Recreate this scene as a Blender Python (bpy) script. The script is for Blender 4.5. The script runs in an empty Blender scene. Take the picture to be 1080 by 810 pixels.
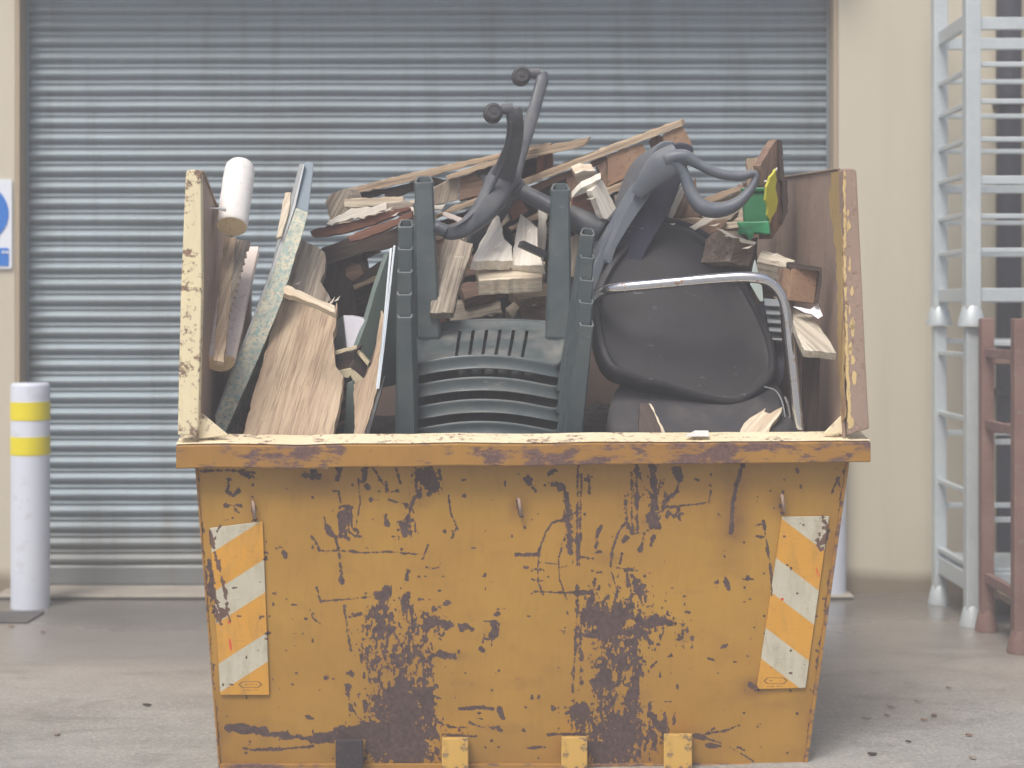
import bpy, bmesh, math, random
import numpy as np
from mathutils import Vector, Matrix, noise as mnoise
random.seed(7); rng = np.random.default_rng(5)
scene = bpy.context.scene
COL = scene.collection
R = math.radians

# ------------------------------------------------------------------ camera geometry
F, CX, HY, H = 1723.0, 540.0, 330.0, 1.27      # focal length in px of a 1080 px wide frame, principal column, horizon row, eye height
def W(px, py, Y): return Vector(((px-CX)*Y/F, Y, H-(py-HY)*Y/F))
K = 0.07                                        # the skip stands slightly turned
def S(px, py, d=0.0):
    Y = (4.5+d)/(1-K*(px-CX)/F)
    return W(px, py, Y)
DV = Vector((-K, 1, 0)).normalized()            # direction into the skip

# ------------------------------------------------------------------ materials
def lin(c): return tuple(((v/255)/12.92 if v/255 <= .04045 else ((v/255+.055)/1.055)**2.4) for v in c)
class NT:
    def __init__(s, name):
        s.m = bpy.data.materials.new(name); s.m.use_nodes = True
        s.t = s.m.node_tree; s.b = s.t.nodes['Principled BSDF']
        s.co = s.n('ShaderNodeTexCoord').outputs['Object']
    def n(s, typ, **kw):
        nd = s.t.nodes.new(typ)
        for k, v in kw.items(): setattr(nd, k, v)
        return nd
    def l(s, a, b): s.t.links.new(a, b)
    def put(s, sock, v):
        if hasattr(v, 'is_linked') or isinstance(v, bpy.types.NodeSocket): s.l(v, sock)
        else:
            if isinstance(v, (tuple, list)) and len(v) == 3 and sock.type == 'RGBA': v = (*v, 1)
            sock.default_value = v
    def mapping(s, sc, rnd=True, src=None):
        v = src or s.co
        if rnd:
            oi = s.n('ShaderNodeObjectInfo'); mu = s.n('ShaderNodeVectorMath', operation='MULTIPLY_ADD')
            cb = s.n('ShaderNodeCombineXYZ')
            for i in range(3): s.l(oi.outputs['Random'], cb.inputs[i])
            s.l(cb.outputs[0], mu.inputs[0]); mu.inputs[1].default_value = (13, 29, 47); s.l(v, mu.inputs[2]); v = mu.outputs[0]
        mp = s.n('ShaderNodeMapping'); mp.inputs['Scale'].default_value = sc if isinstance(sc, (tuple, list)) else (sc,)*3
        s.l(v, mp.inputs['Vector']); return mp.outputs[0]
    def noise(s, vec, scale=1, detail=4, rough=.55, dist=0):
        nd = s.n('ShaderNodeTexNoise'); s.l(vec, nd.inputs['Vector'])
        nd.inputs['Scale'].default_value = scale; nd.inputs['Detail'].default_value = detail
        nd.inputs['Roughness'].default_value = rough; nd.inputs['Distortion'].default_value = dist
        return nd.outputs['Fac']
    def ramp(s, f, stops, interp='LINEAR'):
        nd = s.n('ShaderNodeValToRGB'); nd.color_ramp.interpolation = interp
        e = nd.color_ramp.elements
        while len(e) < len(stops): e.new(.5)
        for i, (p, c) in enumerate(stops):
            e[i].position = p
            e[i].color = (c, c, c, 1) if not isinstance(c, (tuple, list)) else (*c, 1)
        s.put(nd.inputs[0], f); return nd.outputs[0]
    def mix(s, f, a, b, mode='MIX'):
        nd = s.n('ShaderNodeMix', data_type='RGBA', blend_type=mode)
        s.put(nd.inputs[0], f); s.put(nd.inputs[6], a); s.put(nd.inputs[7], b); return nd.outputs[2]
    def math(s, op, a, b=0.0, c=0.0, clamp=False):
        nd = s.n('ShaderNodeMath', operation=op, use_clamp=clamp)
        s.put(nd.inputs[0], a); s.put(nd.inputs[1], b)
        if op in ('MULTIPLY_ADD',): s.put(nd.inputs[2], c)
        return nd.outputs[0]
    def attr(s, name): return s.n('ShaderNodeAttribute', attribute_name=name).outputs['Fac']
    def bump(s, h, strength=.3, dist=.002):
        nd = s.n('ShaderNodeBump'); nd.inputs['Strength'].default_value = strength; nd.inputs['Distance'].default_value = dist
        s.put(nd.inputs['Height'], h); s.l(nd.outputs[0], s.b.inputs['Normal'])
    def fin(s, col, rough=.6, metal=0.0, spec=None):
        s.put(s.b.inputs['Base Color'], col); s.put(s.b.inputs['Roughness'], rough); s.put(s.b.inputs['Metallic'], metal)
        if spec is not None: s.b.inputs['Specular IOR Level'].default_value = spec
        return s.m

def wood(name, a, b, dark=None, grain=1.0, rough=.75, dirt=.35, scale=1.0):
    """a, b: two sRGB tones of the wood; x is the grain direction"""
    ds = lambda c: tuple(v*.8+.2*(c[0]*.3+c[1]*.6+c[2]*.1) for v in c)
    s = NT(name); a, b = lin(ds(a)), lin(ds(b)); dark = lin(ds(dark)) if dark else tuple(v*.35 for v in b)
    n1 = s.noise(s.mapping((1.6*scale, 34*scale, 34*scale)), 1, 6, .65, 1.1)
    n2 = s.noise(s.mapping((2.5*scale, 14*scale, 14*scale)), 1, 4)
    n3 = s.noise(s.mapping((4*scale, 120*scale, 120*scale)), 1, 4, .75, .8)
    n4 = s.noise(s.mapping((5, 70, 70)), 1, 4, .7)
    c = s.mix(s.ramp(n1, [(.38, 0.0), (.60, 1.0)]), a, b)
    c = s.mix(s.math('MULTIPLY', s.ramp(n3, [(.48, 0.0), (.62, 1.0)]), .6*grain), c, dark)
    c = s.mix(s.math('MULTIPLY', s.ramp(n2, [(.45, 0.0), (.72, 1.0)]), dirt), c, dark)
    c = s.mix(s.math('MULTIPLY', s.ramp(n4, [(.60, 0.0), (.70, 1.0)]), .35), c, dark)
    # a knot now and then
    vo = s.n('ShaderNodeTexVoronoi'); s.l(s.mapping((3.2, 9, 9)), vo.inputs['Vector']); vo.inputs['Scale'].default_value = 1
    c = s.mix(s.math('MULTIPLY', s.ramp(vo.outputs['Distance'], [(.05, 1.0), (.12, 0.0)]), .7), c, dark)
    s.bump(s.math('ADD', n3, n4), .55, .003)
    return s.fin(c, s.math('MULTIPLY_ADD', n2, .3, rough-.15))

def grit(name, a, b, c3=None, sc=60, rough=.7, metal=0.0, bump=.3, bscale=None, amt=.4):
    s = NT(name); a, b = lin(a), lin(b)
    n1 = s.noise(s.mapping(sc*.12), 1, 5); n2 = s.noise(s.mapping(sc), 1, 4, .65)
    c = s.mix(s.ramp(n1, [(.3, 0.0), (.7, 1.0)]), a, b)
    if c3: c = s.mix(s.math('MULTIPLY', s.ramp(n2, [(.58, 0.0), (.64, 1.0)]), amt), c, lin(c3))
    s.bump(n2, bump, .002)
    return s.fin(c, s.math('MULTIPLY_ADD', n1, .25, rough-.12), metal)

def paint_rust(name, paint, paint2, rust, rust2, thr=.62, sc=30, attr=True, rough=.5, streak=(1, 1, 1), soft=.03):
    """chipped paint over rusty steel: the float attribute 'wear' marks scrapes and the shadow lines above the lugs, noise adds the random chips"""
    s = NT(name); paint, paint2, rust, rust2 = map(lin, (paint, paint2, rust, rust2))
    nb = s.noise(s.mapping(3.5, False), 1, 5, .6)
    nf = s.noise(s.mapping(tuple(sc*v for v in streak), False), 1, 6, .68)
    nm = s.noise(s.mapping(tuple(sc*.22*v for v in streak), False), 1, 4, .6)
    chips = s.ramp(s.math('ADD', s.math('MULTIPLY', nf, .6), s.math('MULTIPLY', nm, .4)), [(thr-soft, 0.0), (thr+soft, 1.0)])
    fac = chips
    col = s.mix(s.ramp(nb, [(.3, 0.0), (.7, 1.0)]), paint, paint2)
    if attr:
        nw = s.noise(s.mapping(230, False), 1, 3, .6)
        w = s.math('ADD', s.attr('wear_shade'), s.math('MULTIPLY', s.math('SUBTRACT', nw, .5), .5))
        fac = s.math('MAXIMUM', chips, s.ramp(w, [(.45, 0.0), (.53, 1.0)]))
        col = s.mix(s.math('MULTIPLY', s.attr('stain'), .75), col, tuple(v*.62 for v in lin((150, 104, 60))))
    ns = s.noise(s.mapping((60, 60, 12), False), 1, 4, .7)
    col = s.mix(s.math('MULTIPLY', s.ramp(ns, [(.52, 0.0), (.75, 1.0)]), .22), col, tuple(v*.55 for v in paint2))
    if attr: col = s.mix(s.math('MULTIPLY', s.ramp(s.attr('wear_shade'), [(.22, 0.0), (.42, 1.0)]), .45), col, lin((150, 96, 48)))
    nr = s.noise(s.mapping(75, False), 1, 5, .7)
    rc = s.mix(s.ramp(nr, [(.35, 0.0), (.65, 1.0)]), rust, rust2)
    col = s.mix(fac, col, rc)
    h = s.math('MULTIPLY_ADD', fac, -.8, s.math('MULTIPLY', nr, s.math('MULTIPLY_ADD', fac, .5, .08)))
    s.bump(h, .6, .0015)
    return s.fin(col, s.math('MULTIPLY_ADD', fac, .35, rough))

def plain(name, col, rough=.5, metal=0.0, var=.15, sc=20, bump=.08, dust=0):
    s = NT(name); c = lin(col)
    n = s.noise(s.mapping(sc*.4), 1, 5, .6); n2 = s.noise(s.mapping(sc*9), 1, 2)
    cc = s.mix(n, tuple(v*(1-var) for v in c), tuple(min(1, v*(1+var)) for v in c)); ro = s.math('MULTIPLY_ADD', n, .2, rough-.1)
    if dust:
        g = s.n('ShaderNodeSeparateXYZ'); s.l(s.n('ShaderNodeNewGeometry').outputs['Normal'], g.inputs[0])
        d1 = s.noise(s.mapping(9), 1, 6, .7); d2 = s.noise(s.mapping((70, 14, 70)), 1, 4, .75); d3 = s.noise(s.mapping((16, 110, 40)), 1, 3, .7)
        f = s.math('MULTIPLY', s.ramp(d1, [(.42, .15), (.66, 1.0)]), s.math('MULTIPLY_ADD', s.math('MAXIMUM', g.outputs[2], 0.0), 1.4, .5))
        cc = s.mix(s.math('MULTIPLY', f, dust, clamp=True), cc, lin((168, 160, 150)))
        cc = s.mix(s.math('MULTIPLY', s.ramp(d3, [(.66, 0.0), (.70, 1.0)]), .4), cc, lin((140, 140, 140)))
        ro = s.math('MULTIPLY_ADD', f, .35, ro)
    s.bump(n2, bump, .001)
    return s.fin(cc, ro, metal)

M = {}
M['plank'] = wood('plank_wood', (204, 178, 144), (188, 158, 126), (128, 98, 78))
M['pale'] = wood('pale_wood', (238, 224, 198), (216, 192, 158), (120, 92, 66), dirt=.2, grain=.6)
M['white_wood'] = wood('white_wood', (244, 238, 226), (232, 222, 204), (130, 108, 88), dirt=.15, grain=.4)
M['slat'] = wood('pallet_wood', (218, 192, 156), (182, 150, 118), (104, 80, 66))
M['grey_wood'] = wood('weathered_wood', (190, 176, 156), (150, 132, 114), (78, 64, 54))
M['brown'] = wood('brown_wood', (164, 128, 102), (126, 94, 76), (74, 58, 52))
M['red'] = wood('reddish_wood', (158, 98, 70), (118, 74, 58), (66, 44, 38))
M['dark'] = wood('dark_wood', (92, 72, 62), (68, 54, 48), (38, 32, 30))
M['rough_block'] = wood('rough_dark_block', (152, 132, 116), (112, 94, 82), (58, 48, 44), scale=.8)
M['chip'] = grit('chipboard', (166, 134, 108), (138, 108, 88), (94, 72, 60), sc=90, amt=.8)
M['ply_end'] = grit('cut_end_wood', (240, 224, 186), (224, 202, 160), (170, 140, 106), sc=120, amt=.5)
M['laminate'] = plain('worktop_laminate', (200, 204, 206), .35, sc=10)
def fleckm():
    s = NT('flecked_worktop_edge'); n1 = s.noise(s.mapping(26), 1, 4, .6); n2 = s.noise(s.mapping(70), 1, 3, .7); n3 = s.noise(s.mapping(100), 1, 3, .7)
    c = s.mix(s.ramp(n1, [(.42, 0.0), (.58, 1.0)]), lin((214, 210, 188)), lin((186, 190, 176)))
    c = s.mix(s.math('MULTIPLY', s.ramp(n2, [(.52, 0.0), (.58, 1.0)]), .75), c, lin((128, 172, 174)))
    c = s.mix(s.math('MULTIPLY', s.ramp(n3, [(.56, 0.0), (.62, 1.0)]), .6), c, lin((140, 132, 112)))
    s.bump(n2, .25, .002); return s.fin(c, .55)
M['fleck'] = fleckm()
M['blue_grey'] = plain('blue_grey_edge', (126, 142, 156), .4, sc=14)
M['dark_frame'] = wood('dark_stained_frame', (96, 82, 76), (78, 66, 62), (52, 44, 42))
M['cream_edge'] = plain('cream_edge', (222, 208, 176), .6)
M['white_card'] = plain('white_card', (212, 212, 224), .7, var=.05)
M['sheet_green'] = plain('grey_green_board', (112, 126, 122), .5, sc=10)
M['sheet_edge'] = plain('white_sheet_edge', (220, 228, 236), .3, var=.05)
M['paint_white'] = grit('white_painted_wood', (236, 234, 232), (222, 218, 214), (196, 184, 174), sc=45, rough=.6, amt=.35)
M['pink_white'] = grit('pinkish_painted_wood', (236, 226, 220), (220, 206, 198), (170, 140, 128), sc=70, rough=.7, amt=.45)
M['chair_green'] = plain('dark_green_plastic', (66, 80, 85), .30, sc=12, var=.2, dust=.22)
M['black_plastic'] = plain('black_plastic', (34, 34, 40), .46, sc=14, var=.18, dust=.05)
M['grey_plastic'] = plain('dark_grey_plastic', (66, 72, 82), .36, sc=14, var=.15, dust=.22)
M['old_pale'] = wood('old_pale_wood', (222, 212, 192), (196, 184, 162), (116, 98, 80), dirt=.5, grain=1.0)
M['highlight_plastic'] = plain('highlight_grey_plastic', (92, 100, 112), .34, sc=14, var=.15, dust=.2)  # grey plastic lightened to carry the highlights on armrest and seat shell
M['navy'] = plain('navy_fabric', (44, 47, 66), .85, sc=60, bump=.3, dust=.15)
M['black_fabric'] = plain('black_fabric', (42, 42, 50), .6, sc=60, bump=.25, dust=.12)
M['wheel'] = grit('worn_castor_rubber', (74, 74, 78), (60, 60, 64), (120, 116, 112), sc=120, amt=.4)
M['green_plastic'] = plain('green_plastic', (24, 104, 62), .35, var=.25, sc=10)
M['green_clear'] = plain('pale_green_plastic', (50, 146, 96), .3, var=.2, sc=10)
M['yellow_bag'] = plain('yellow_plastic_bag', (206, 204, 70), .4, var=.15, sc=30, bump=.5)
M['paper'] = plain('white_paper', (232, 234, 240), .8, var=.04)
M['pale_plastic'] = plain('pale_green_sheet', (196, 212, 210), .3, var=.06)
M['vent'] = plain('grey_vent_plastic', (128, 134, 140), .45)
M['screw'] = plain('zinc_screw', (225, 225, 228), .35, .6)
def chrome():
    s = NT('rusting_chrome'); n = s.noise(s.mapping(60), 1, 5, .7); n2 = s.noise(s.mapping(9), 1, 3)
    f = s.ramp(s.math('ADD', s.math('MULTIPLY', n, .75), s.math('MULTIPLY', n2, .25)), [(.57, 0.0), (.62, 1.0)])
    c = s.mix(f, lin((200, 202, 208)), lin((150, 118, 88))); s.bump(n, .1, .001)
    return s.fin(c, s.math('MULTIPLY_ADD', f, .5, .14), s.math('MULTIPLY_ADD', f, -.8, .95))
M['chrome'] = chrome()
M['skip'] = paint_rust('worn_ochre_paint', (180, 138, 54), (167, 124, 48), (66, 52, 52), (98, 78, 72), thr=.705, sc=26, rough=.42)
M['skip_rim'] = paint_rust('scraped_ochre_rim', (172, 128, 52), (154, 110, 54), (88, 64, 62), (124, 96, 88), thr=.533, sc=30, attr=False, streak=(.5, 1, 1.2))
M['skip_cream'] = paint_rust('worn_sky_lit_yellow', (244, 232, 202), (234, 216, 176), (132, 110, 104), (160, 132, 112), thr=.565, sc=55, attr=False, rough=.6)  # worn pale paint, brightened for the sky light on the rim top
M['skip_post'] = paint_rust('pale_yellow_post', (240, 226, 184), (228, 216, 182), (112, 86, 78), (156, 126, 104), thr=.56, sc=55, attr=False, rough=.6)
M['skip_rust'] = paint_rust('rusty_post', (168, 144, 130), (154, 130, 118), (130, 104, 94), (184, 160, 142), thr=.55, sc=60, attr=False, rough=.75)
M['skip_line'] = paint_rust('yellow_remnant', (226, 202, 146), (206, 176, 118), (122, 92, 78), (150, 118, 98), thr=.56, sc=45, attr=False, rough=.7)
M['strip'] = paint_rust('ochre_wall_strip', (190, 164, 112), (172, 142, 98), (130, 100, 84), (150, 122, 100), thr=.58, sc=30, attr=False, rough=.7, streak=(1, 1, .2))
M['skip_inner'] = paint_rust('rusty_inner_steel', (168, 146, 132), (150, 128, 116), (126, 104, 94), (178, 156, 142), thr=.57, sc=30, attr=False, rough=.7, streak=(1.6, 1.6, .18))
M['lug'] = paint_rust('lit_lug_paint', (216, 176, 92), (200, 156, 76), (92, 80, 76), (132, 112, 96), thr=.53, sc=30, attr=False, rough=.5)  # yellow paint made brighter for the light the lugs catch
M['lug_dark'] = grit('black_scorched_steel', (62, 54, 58), (50, 44, 48), (120, 100, 84), sc=90, amt=.3)
def marking():
    s = NT('reflective_marking')
    w = s.ramp(s.attr('white'), [(.46, 0.0), (.54, 1.0)])
    n = s.noise(s.mapping(12, False), 1, 5, .6)
    org = s.mix(n, lin((206, 148, 50)), lin((216, 160, 62))); wh = s.mix(n, lin((186, 180, 156)), lin((204, 200, 182)))
    c = s.mix(w, org, wh)
    gr = s.noise(s.mapping((22, 22, 7), False), 1, 5, .7)
    c = s.mix(s.math('MULTIPLY', s.ramp(gr, [(.46, 0.0), (.68, 1.0)]), .4), c, lin((128, 108, 78)))
    sc_ = s.noise(s.mapping((30, 30, 260), False), 1, 3, .7)
    c = s.mix(s.math('MULTIPLY', s.ramp(sc_, [(.62, 0.0), (.68, 1.0)]), .35), c, lin((110, 92, 70)))
    c = s.mix(s.math('MULTIPLY', s.ramp(s.attr('ink'), [(.45, 0.0), (.55, 1.0)]), .75), c, lin((96, 76, 50)))
    c = s.mix(s.ramp(s.attr('red'), [(.45, 0.0), (.6, 1.0)]), c, lin((210, 84, 52)))
    nw = s.noise(s.mapping(230, False), 1, 3, .6); nr = s.noise(s.mapping(75, False), 1, 5, .7)
    nf = s.noise(s.mapping(40, False), 1, 6, .68)
    f = s.math('MAXIMUM', s.ramp(s.math('ADD', s.attr('wear_shade'), s.math('MULTIPLY', s.math('SUBTRACT', nw, .5), .5)), [(.45, 0.0), (.53, 1.0)]), s.ramp(nf, [(.70, 0.0), (.74, 1.0)]))
    c = s.mix(f, c, s.mix(nr, lin((84, 62, 56)), lin((120, 92, 78))))
    s.bump(s.math('MULTIPLY_ADD', f, -.8, s.math('MULTIPLY', n, .6)), .5, .0012)
    return s.fin(c, s.math('MULTIPLY_ADD', f, .4, .38))
M['marking'] = marking()
def galv(name, a, b, rough=.45):
    s = NT(name); n = s.noise(s.mapping(30), 1, 5, .7); n2 = s.noise(s.mapping(4), 1, 3)
    return s.fin(s.mix(s.math('MULTIPLY', s.math('ADD', n, n2), .5), lin(a), lin(b)), rough, .25)
M['galv'] = galv('galvanised_steel', (168, 180, 186), (224, 230, 232))
M['rust_rack'] = grit('rusty_red_rack_paint', (142, 112, 104), (120, 92, 86), (140, 150, 140), sc=50, amt=.35)
def shutterm():
    s = NT('roller_shutter_steel'); P = s.n('ShaderNodeNewGeometry').outputs['Position']
    def mp(sc):
        m_ = s.n('ShaderNodeMapping'); m_.inputs['Scale'].default_value = sc; s.l(P, m_.inputs['Vector']); return m_.outputs[0]
    a = s.noise(mp((6, 1, 30)), 1, 5, .6); b = s.noise(mp((14, 1, 1.2)), 1, 5, .65); c_ = s.noise(mp((1.2, 1, 1.5)), 1, 4)
    c = s.mix(a, lin((132, 146, 155)), lin((148, 161, 169)))
    c = s.mix(s.math('MULTIPLY', s.ramp(b, [(.50, 0.0), (.72, 1.0)]), .35), c, lin((104, 100, 98)))
    c = s.mix(s.math('MULTIPLY', s.ramp(c_, [(.5, 0.0), (.7, 1.0)]), .25), c, lin((120, 116, 112)))
    z = s.n('ShaderNodeSeparateXYZ'); s.l(P, z.inputs[0])
    g = s.math('ADD', z.outputs[2], s.math('MULTIPLY', b, -.35)); c = s.mix(s.ramp(g, [(0.0, .55), (.22, 0.0)]), c, lin((126, 118, 108)))
    return s.fin(c, s.math('MULTIPLY_ADD', a, .25, .40), .3)
M['shutter'] = shutterm()
def wallm():
    s = NT('beige_render'); n = s.noise(s.mapping(1.2, False), 1, 5, .6); n2 = s.noise(s.mapping(130, False), 1, 3)
    z = s.n('ShaderNodeSeparateXYZ'); s.l(s.n('ShaderNodeNewGeometry').outputs['Position'], z.inputs[0])
    c = s.mix(n, lin((200, 192, 173)), lin((211, 204, 187)))
    g = s.math('ADD', z.outputs[2], s.math('MULTIPLY', n, -.12))
    st = s.noise(s.mapping((5, 5, .5), False), 1, 4, .6); c = s.mix(s.math('MULTIPLY', s.ramp(st, [(.5, 0.0), (.75, 1.0)]), .22), c, lin((160, 150, 130)))
    c = s.mix(s.ramp(g, [(.0, .8), (.06, .0)]), c, lin((120, 104, 86)))       # splash-dirt along the foot of the wall
    s.bump(n2, .25, .002); return s.fin(c, .85)
M['wall'] = wallm()
M['wall_side'] = plain('reveal_render', (176, 160, 138), .85, var=.06, sc=4)
M['pipe'] = plain('dark_grey_pipe', (64, 64, 74), .5)
M['trim'] = plain('brown_trim', (150, 124, 104), .7)
M['white_bollard'] = grit('white_bollard_paint', (222, 228, 240), (212, 219, 234), (170, 170, 168), sc=14, rough=.45, amt=.25, bump=.05)
M['band'] = plain('yellow_reflective_band', (238, 222, 30), .4, var=.06)
M['sign_white'] = plain('white_sign', (232, 238, 248), .35, var=.02)
M['sign_blue'] = plain('blue_sign', (44, 122, 214), .35, var=.03)
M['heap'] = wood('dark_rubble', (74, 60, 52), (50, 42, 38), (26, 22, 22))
M['iron'] = grit('drain_iron', (96, 92, 92), (74, 72, 74), (130, 124, 118), sc=60, amt=.4)
def groundm():
    s = NT('wet_concrete')
    P = s.n('ShaderNodeNewGeometry').outputs['Position']; sp = s.n('ShaderNodeSeparateXYZ'); s.l(P, sp.inputs[0])
    def mp(sc):
        m_ = s.n('ShaderNodeMapping'); m_.inputs['Scale'].default_value = sc; s.l(P, m_.inputs['Vector']); return m_.outputs[0]
    big = s.noise(mp((.9, 1.6, 1)), 1, 5, .6); mid = s.noise(mp((5, 9, 5)), 1, 5, .6); fine = s.noise(mp((110, 110, 110)), 1, 3, .7)
    c = s.mix(s.ramp(mid, [(.3, 0.0), (.7, 1.0)]), lin((143, 143, 140)), lin((163, 162, 158)))
    yy = s.math('ADD', sp.outputs[1], s.math('MULTIPLY', s.math('SUBTRACT', big, .5), 1.3))
    wet = s.ramp(s.math('MULTIPLY', yy, .1), [(.56, 0.0), (.61, .45), (.655, .6), (.69, 1.0)])
    wet2 = s.math('MULTIPLY', s.ramp(big, [(.48, 0.0), (.62, 1.0)]), .3)
    wt = s.math('MAXIMUM', wet, wet2)
    brown = s.ramp(s.math('MULTIPLY', yy, .1), [(.50, 0.0), (.58, 1.0), (.66, .8), (.70, 0.0)])
    c = s.mix(s.math('MULTIPLY', brown, .6), c, lin((166, 154, 142)))
    c = s.mix(s.math('MULTIPLY', wt, .75), c, lin((98, 92, 87)))
    vo = s.n('ShaderNodeTexVoronoi'); s.l(mp((130, 130, 130)), vo.inputs['Vector']); vo.inputs['Scale'].default_value = 1
    cell = s.n('ShaderNodeSeparateColor'); s.l(vo.outputs['Color'], cell.inputs[0])
    near = s.ramp(s.math('MULTIPLY', yy, .1), [(.50, 1.0), (.64, .25)])
    c = s.mix(s.math('MULTIPLY', s.ramp(cell.outputs[0], [(.80, 0.0), (.86, 1.0)]), s.math('MULTIPLY', near, .35)), c, lin((200, 196, 190)))
    c = s.mix(s.math('MULTIPLY', s.ramp(cell.outputs[1], [(.86, 0.0), (.92, 1.0)]), s.math('MULTIPLY', near, .35)), c, lin((110, 104, 100)))
    c = s.mix(s.math('MULTIPLY', s.ramp(fine, [(.55, 0.0), (.75, 1.0)]), .12), c, lin((90, 84, 80)))
    st = s.noise(mp((1.8, 3.4, 1)), 1, 7, .75, .9)
    c = s.mix(s.math('MULTIPLY', s.ramp(st, [(.52, 0.0), (.62, 1.0)]), .42), c, lin((112, 105, 99)))
    c = s.mix(s.math('MULTIPLY', s.ramp(st, [(.28, 1.0), (.42, 0.0)]), .30), c, lin((182, 178, 172)))
    s.bump(s.math('ADD', s.math('MULTIPLY', vo.outputs['Distance'], s.math('MULTIPLY', near, .6)), s.math('MULTIPLY', fine, .6)), .35, .003)
    return s.fin(c, s.math('MULTIPLY_ADD', wt, -.56, .64))
M['ground'] = groundm()
M['threshold'] = grit('pale_concrete', (176, 170, 158), (158, 150, 140), (120, 112, 104), sc=40, amt=.4)

# ------------------------------------------------------------------ mesh building
WM = {}                       # world matrix of each object built
class MB:
    def __init__(s): s.v = []; s.f = []
    def add(s, vs, fs):
        o = len(s.v); s.v += [Vector(v) for v in vs]; s.f += [tuple(i+o for i in f) for f in fs]; return s
    def prism(s, pts, ext):
        pts = [Vector(p) for p in pts]; n = len(pts); ext = Vector(ext)
        nr = Vector()
        for i in range(n):
            a, b = pts[i], pts[(i+1) % n]; nr += a.cross(b)
        if nr.dot(ext) > 0: pts.reverse()
        return s.add(pts+[p+ext for p in pts], [tuple(range(n))] + [tuple(range(2*n-1, n-1, -1))] + [(i, i+n, (i+1) % n+n, (i+1) % n) for i in range(n)])
    def box(s, x0, x1, y0, y1, z0, z1):
        return s.prism([(x0, y0, z0), (x1, y0, z0), (x1, y1, z0), (x0, y1, z0)], (0, 0, z1-z0))
    def beam(s, A, B, w, t, up=(0, 0, 1)):
        A, B = Vector(A), Vector(B); x = (B-A).normalized(); y = Vector(up).cross(x).normalized(); z = x.cross(y)
        q = [A+y*(w/2*i)+z*(t/2*j) for i, j in ((-1, -1), (1, -1), (1, 1), (-1, 1))]
        return s.prism(q, B-A)
    def loops(s, Ls, cap0=True, cap1=True, closed=False):
        n = len(Ls[0]); vs = [p for L in Ls for p in L]; fs = []
        m = len(Ls)
        for k in range(m if closed else m-1):
            k2 = (k+1) % m
            for i in range(n): fs.append((k*n+i, k*n+(i+1) % n, k2*n+(i+1) % n, k2*n+i))
        if not closed:
            if cap0: fs.append(tuple(range(n-1, -1, -1)))
            if cap1: fs.append(tuple((m-1)*n+i for i in range(n)))
        return s.add(vs, fs)
    def tube(s, path, rad, n=14, up=(0, 1, 0), flat=1.0, closed=False, sub=6, power=2.0, caps=True):
        """rad: one radius or one per path point; flat scales the section along `up`"""
        P = [Vector(p) for p in path]; Rr = rad if isinstance(rad, (list, tuple)) else [rad]*len(P)
        if sub > 1: P, Rr = catmull(P, Rr, sub, closed)
        Ls = []; m = len(P)
        for i, p in enumerate(P):
            a = P[(i-1) % m] if (closed or i > 0) else p; b = P[(i+1) % m] if (closed or i < m-1) else p
            t = (b-a).normalized(); u = Vector(up); u = u-t*u.dot(t)
            if u.length < 1e-4: u = Vector((1, 0, 0))-t*t.x
            u.normalize(); v = t.cross(u); L = []
            for k in range(n):
                th = 2*math.pi*k/n; c, sn = math.cos(th), math.sin(th)
                c = math.copysign(abs(c)**(2/power), c); sn = math.copysign(abs(sn)**(2/power), sn)
                L.append(p+v*(c*Rr[i])+u*(sn*Rr[i]*flat))
            Ls.append(L)
        return s.loops(Ls, caps, caps, closed)
    def build(s, name, mat, parent=None, grain=None, nrm=None, bevel=0, smooth=False, seg=2, origin=None):
        vs = s.v; lo = [min(v[i] for v in vs) for i in range(3)]; hi = [max(v[i] for v in vs) for i in range(3)]
        loc = Vector(((lo[0]+hi[0])/2, (lo[1]+hi[1])/2, lo[2])) if origin is None else Vector(origin)
        if grain is None: rot = Matrix.Identity(3)
        else:
            x = Vector(grain).normalized(); z = Vector(nrm) if nrm is not None else (Vector((0, 0, 1)) if abs(x.z) < .9 else Vector((0, 1, 0)))
            y = z.cross(x).normalized(); z = x.cross(y); rot = Matrix((x, y, z)).transposed()
        Mw = Matrix.Translation(loc) @ rot.to_4x4(); Mi = Mw.inverted()
        me = bpy.data.meshes.new(name); me.from_pydata([tuple(Mi @ v) for v in vs], [], s.f); me.update()
        if mat: me.materials.append(M[mat] if isinstance(mat, str) else mat)
        if smooth: me.polygons.foreach_set('use_smooth', [True]*len(me.polygons))
        o = bpy.data.objects.new(name, me); COL.objects.link(o)
        WM[o.name] = Mw
        if parent: o.parent = parent; o.matrix_basis = WM[parent.name].inverted() @ Mw
        else: o.matrix_basis = Mw
        if bevel:
            b = o.modifiers.new('bevel', 'BEVEL'); b.width = bevel; b.segments = seg; b.limit_method = 'ANGLE'; b.angle_limit = R(35)
        if smooth:
            bm = bmesh.new(); bm.from_mesh(me); bmesh.ops.recalc_face_normals(bm, faces=bm.faces)
            for e in bm.edges:
                if len(e.link_faces) == 2 and e.calc_face_angle(0) > R(50): e.smooth = False
            bm.to_mesh(me); bm.free()
        return o
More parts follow.
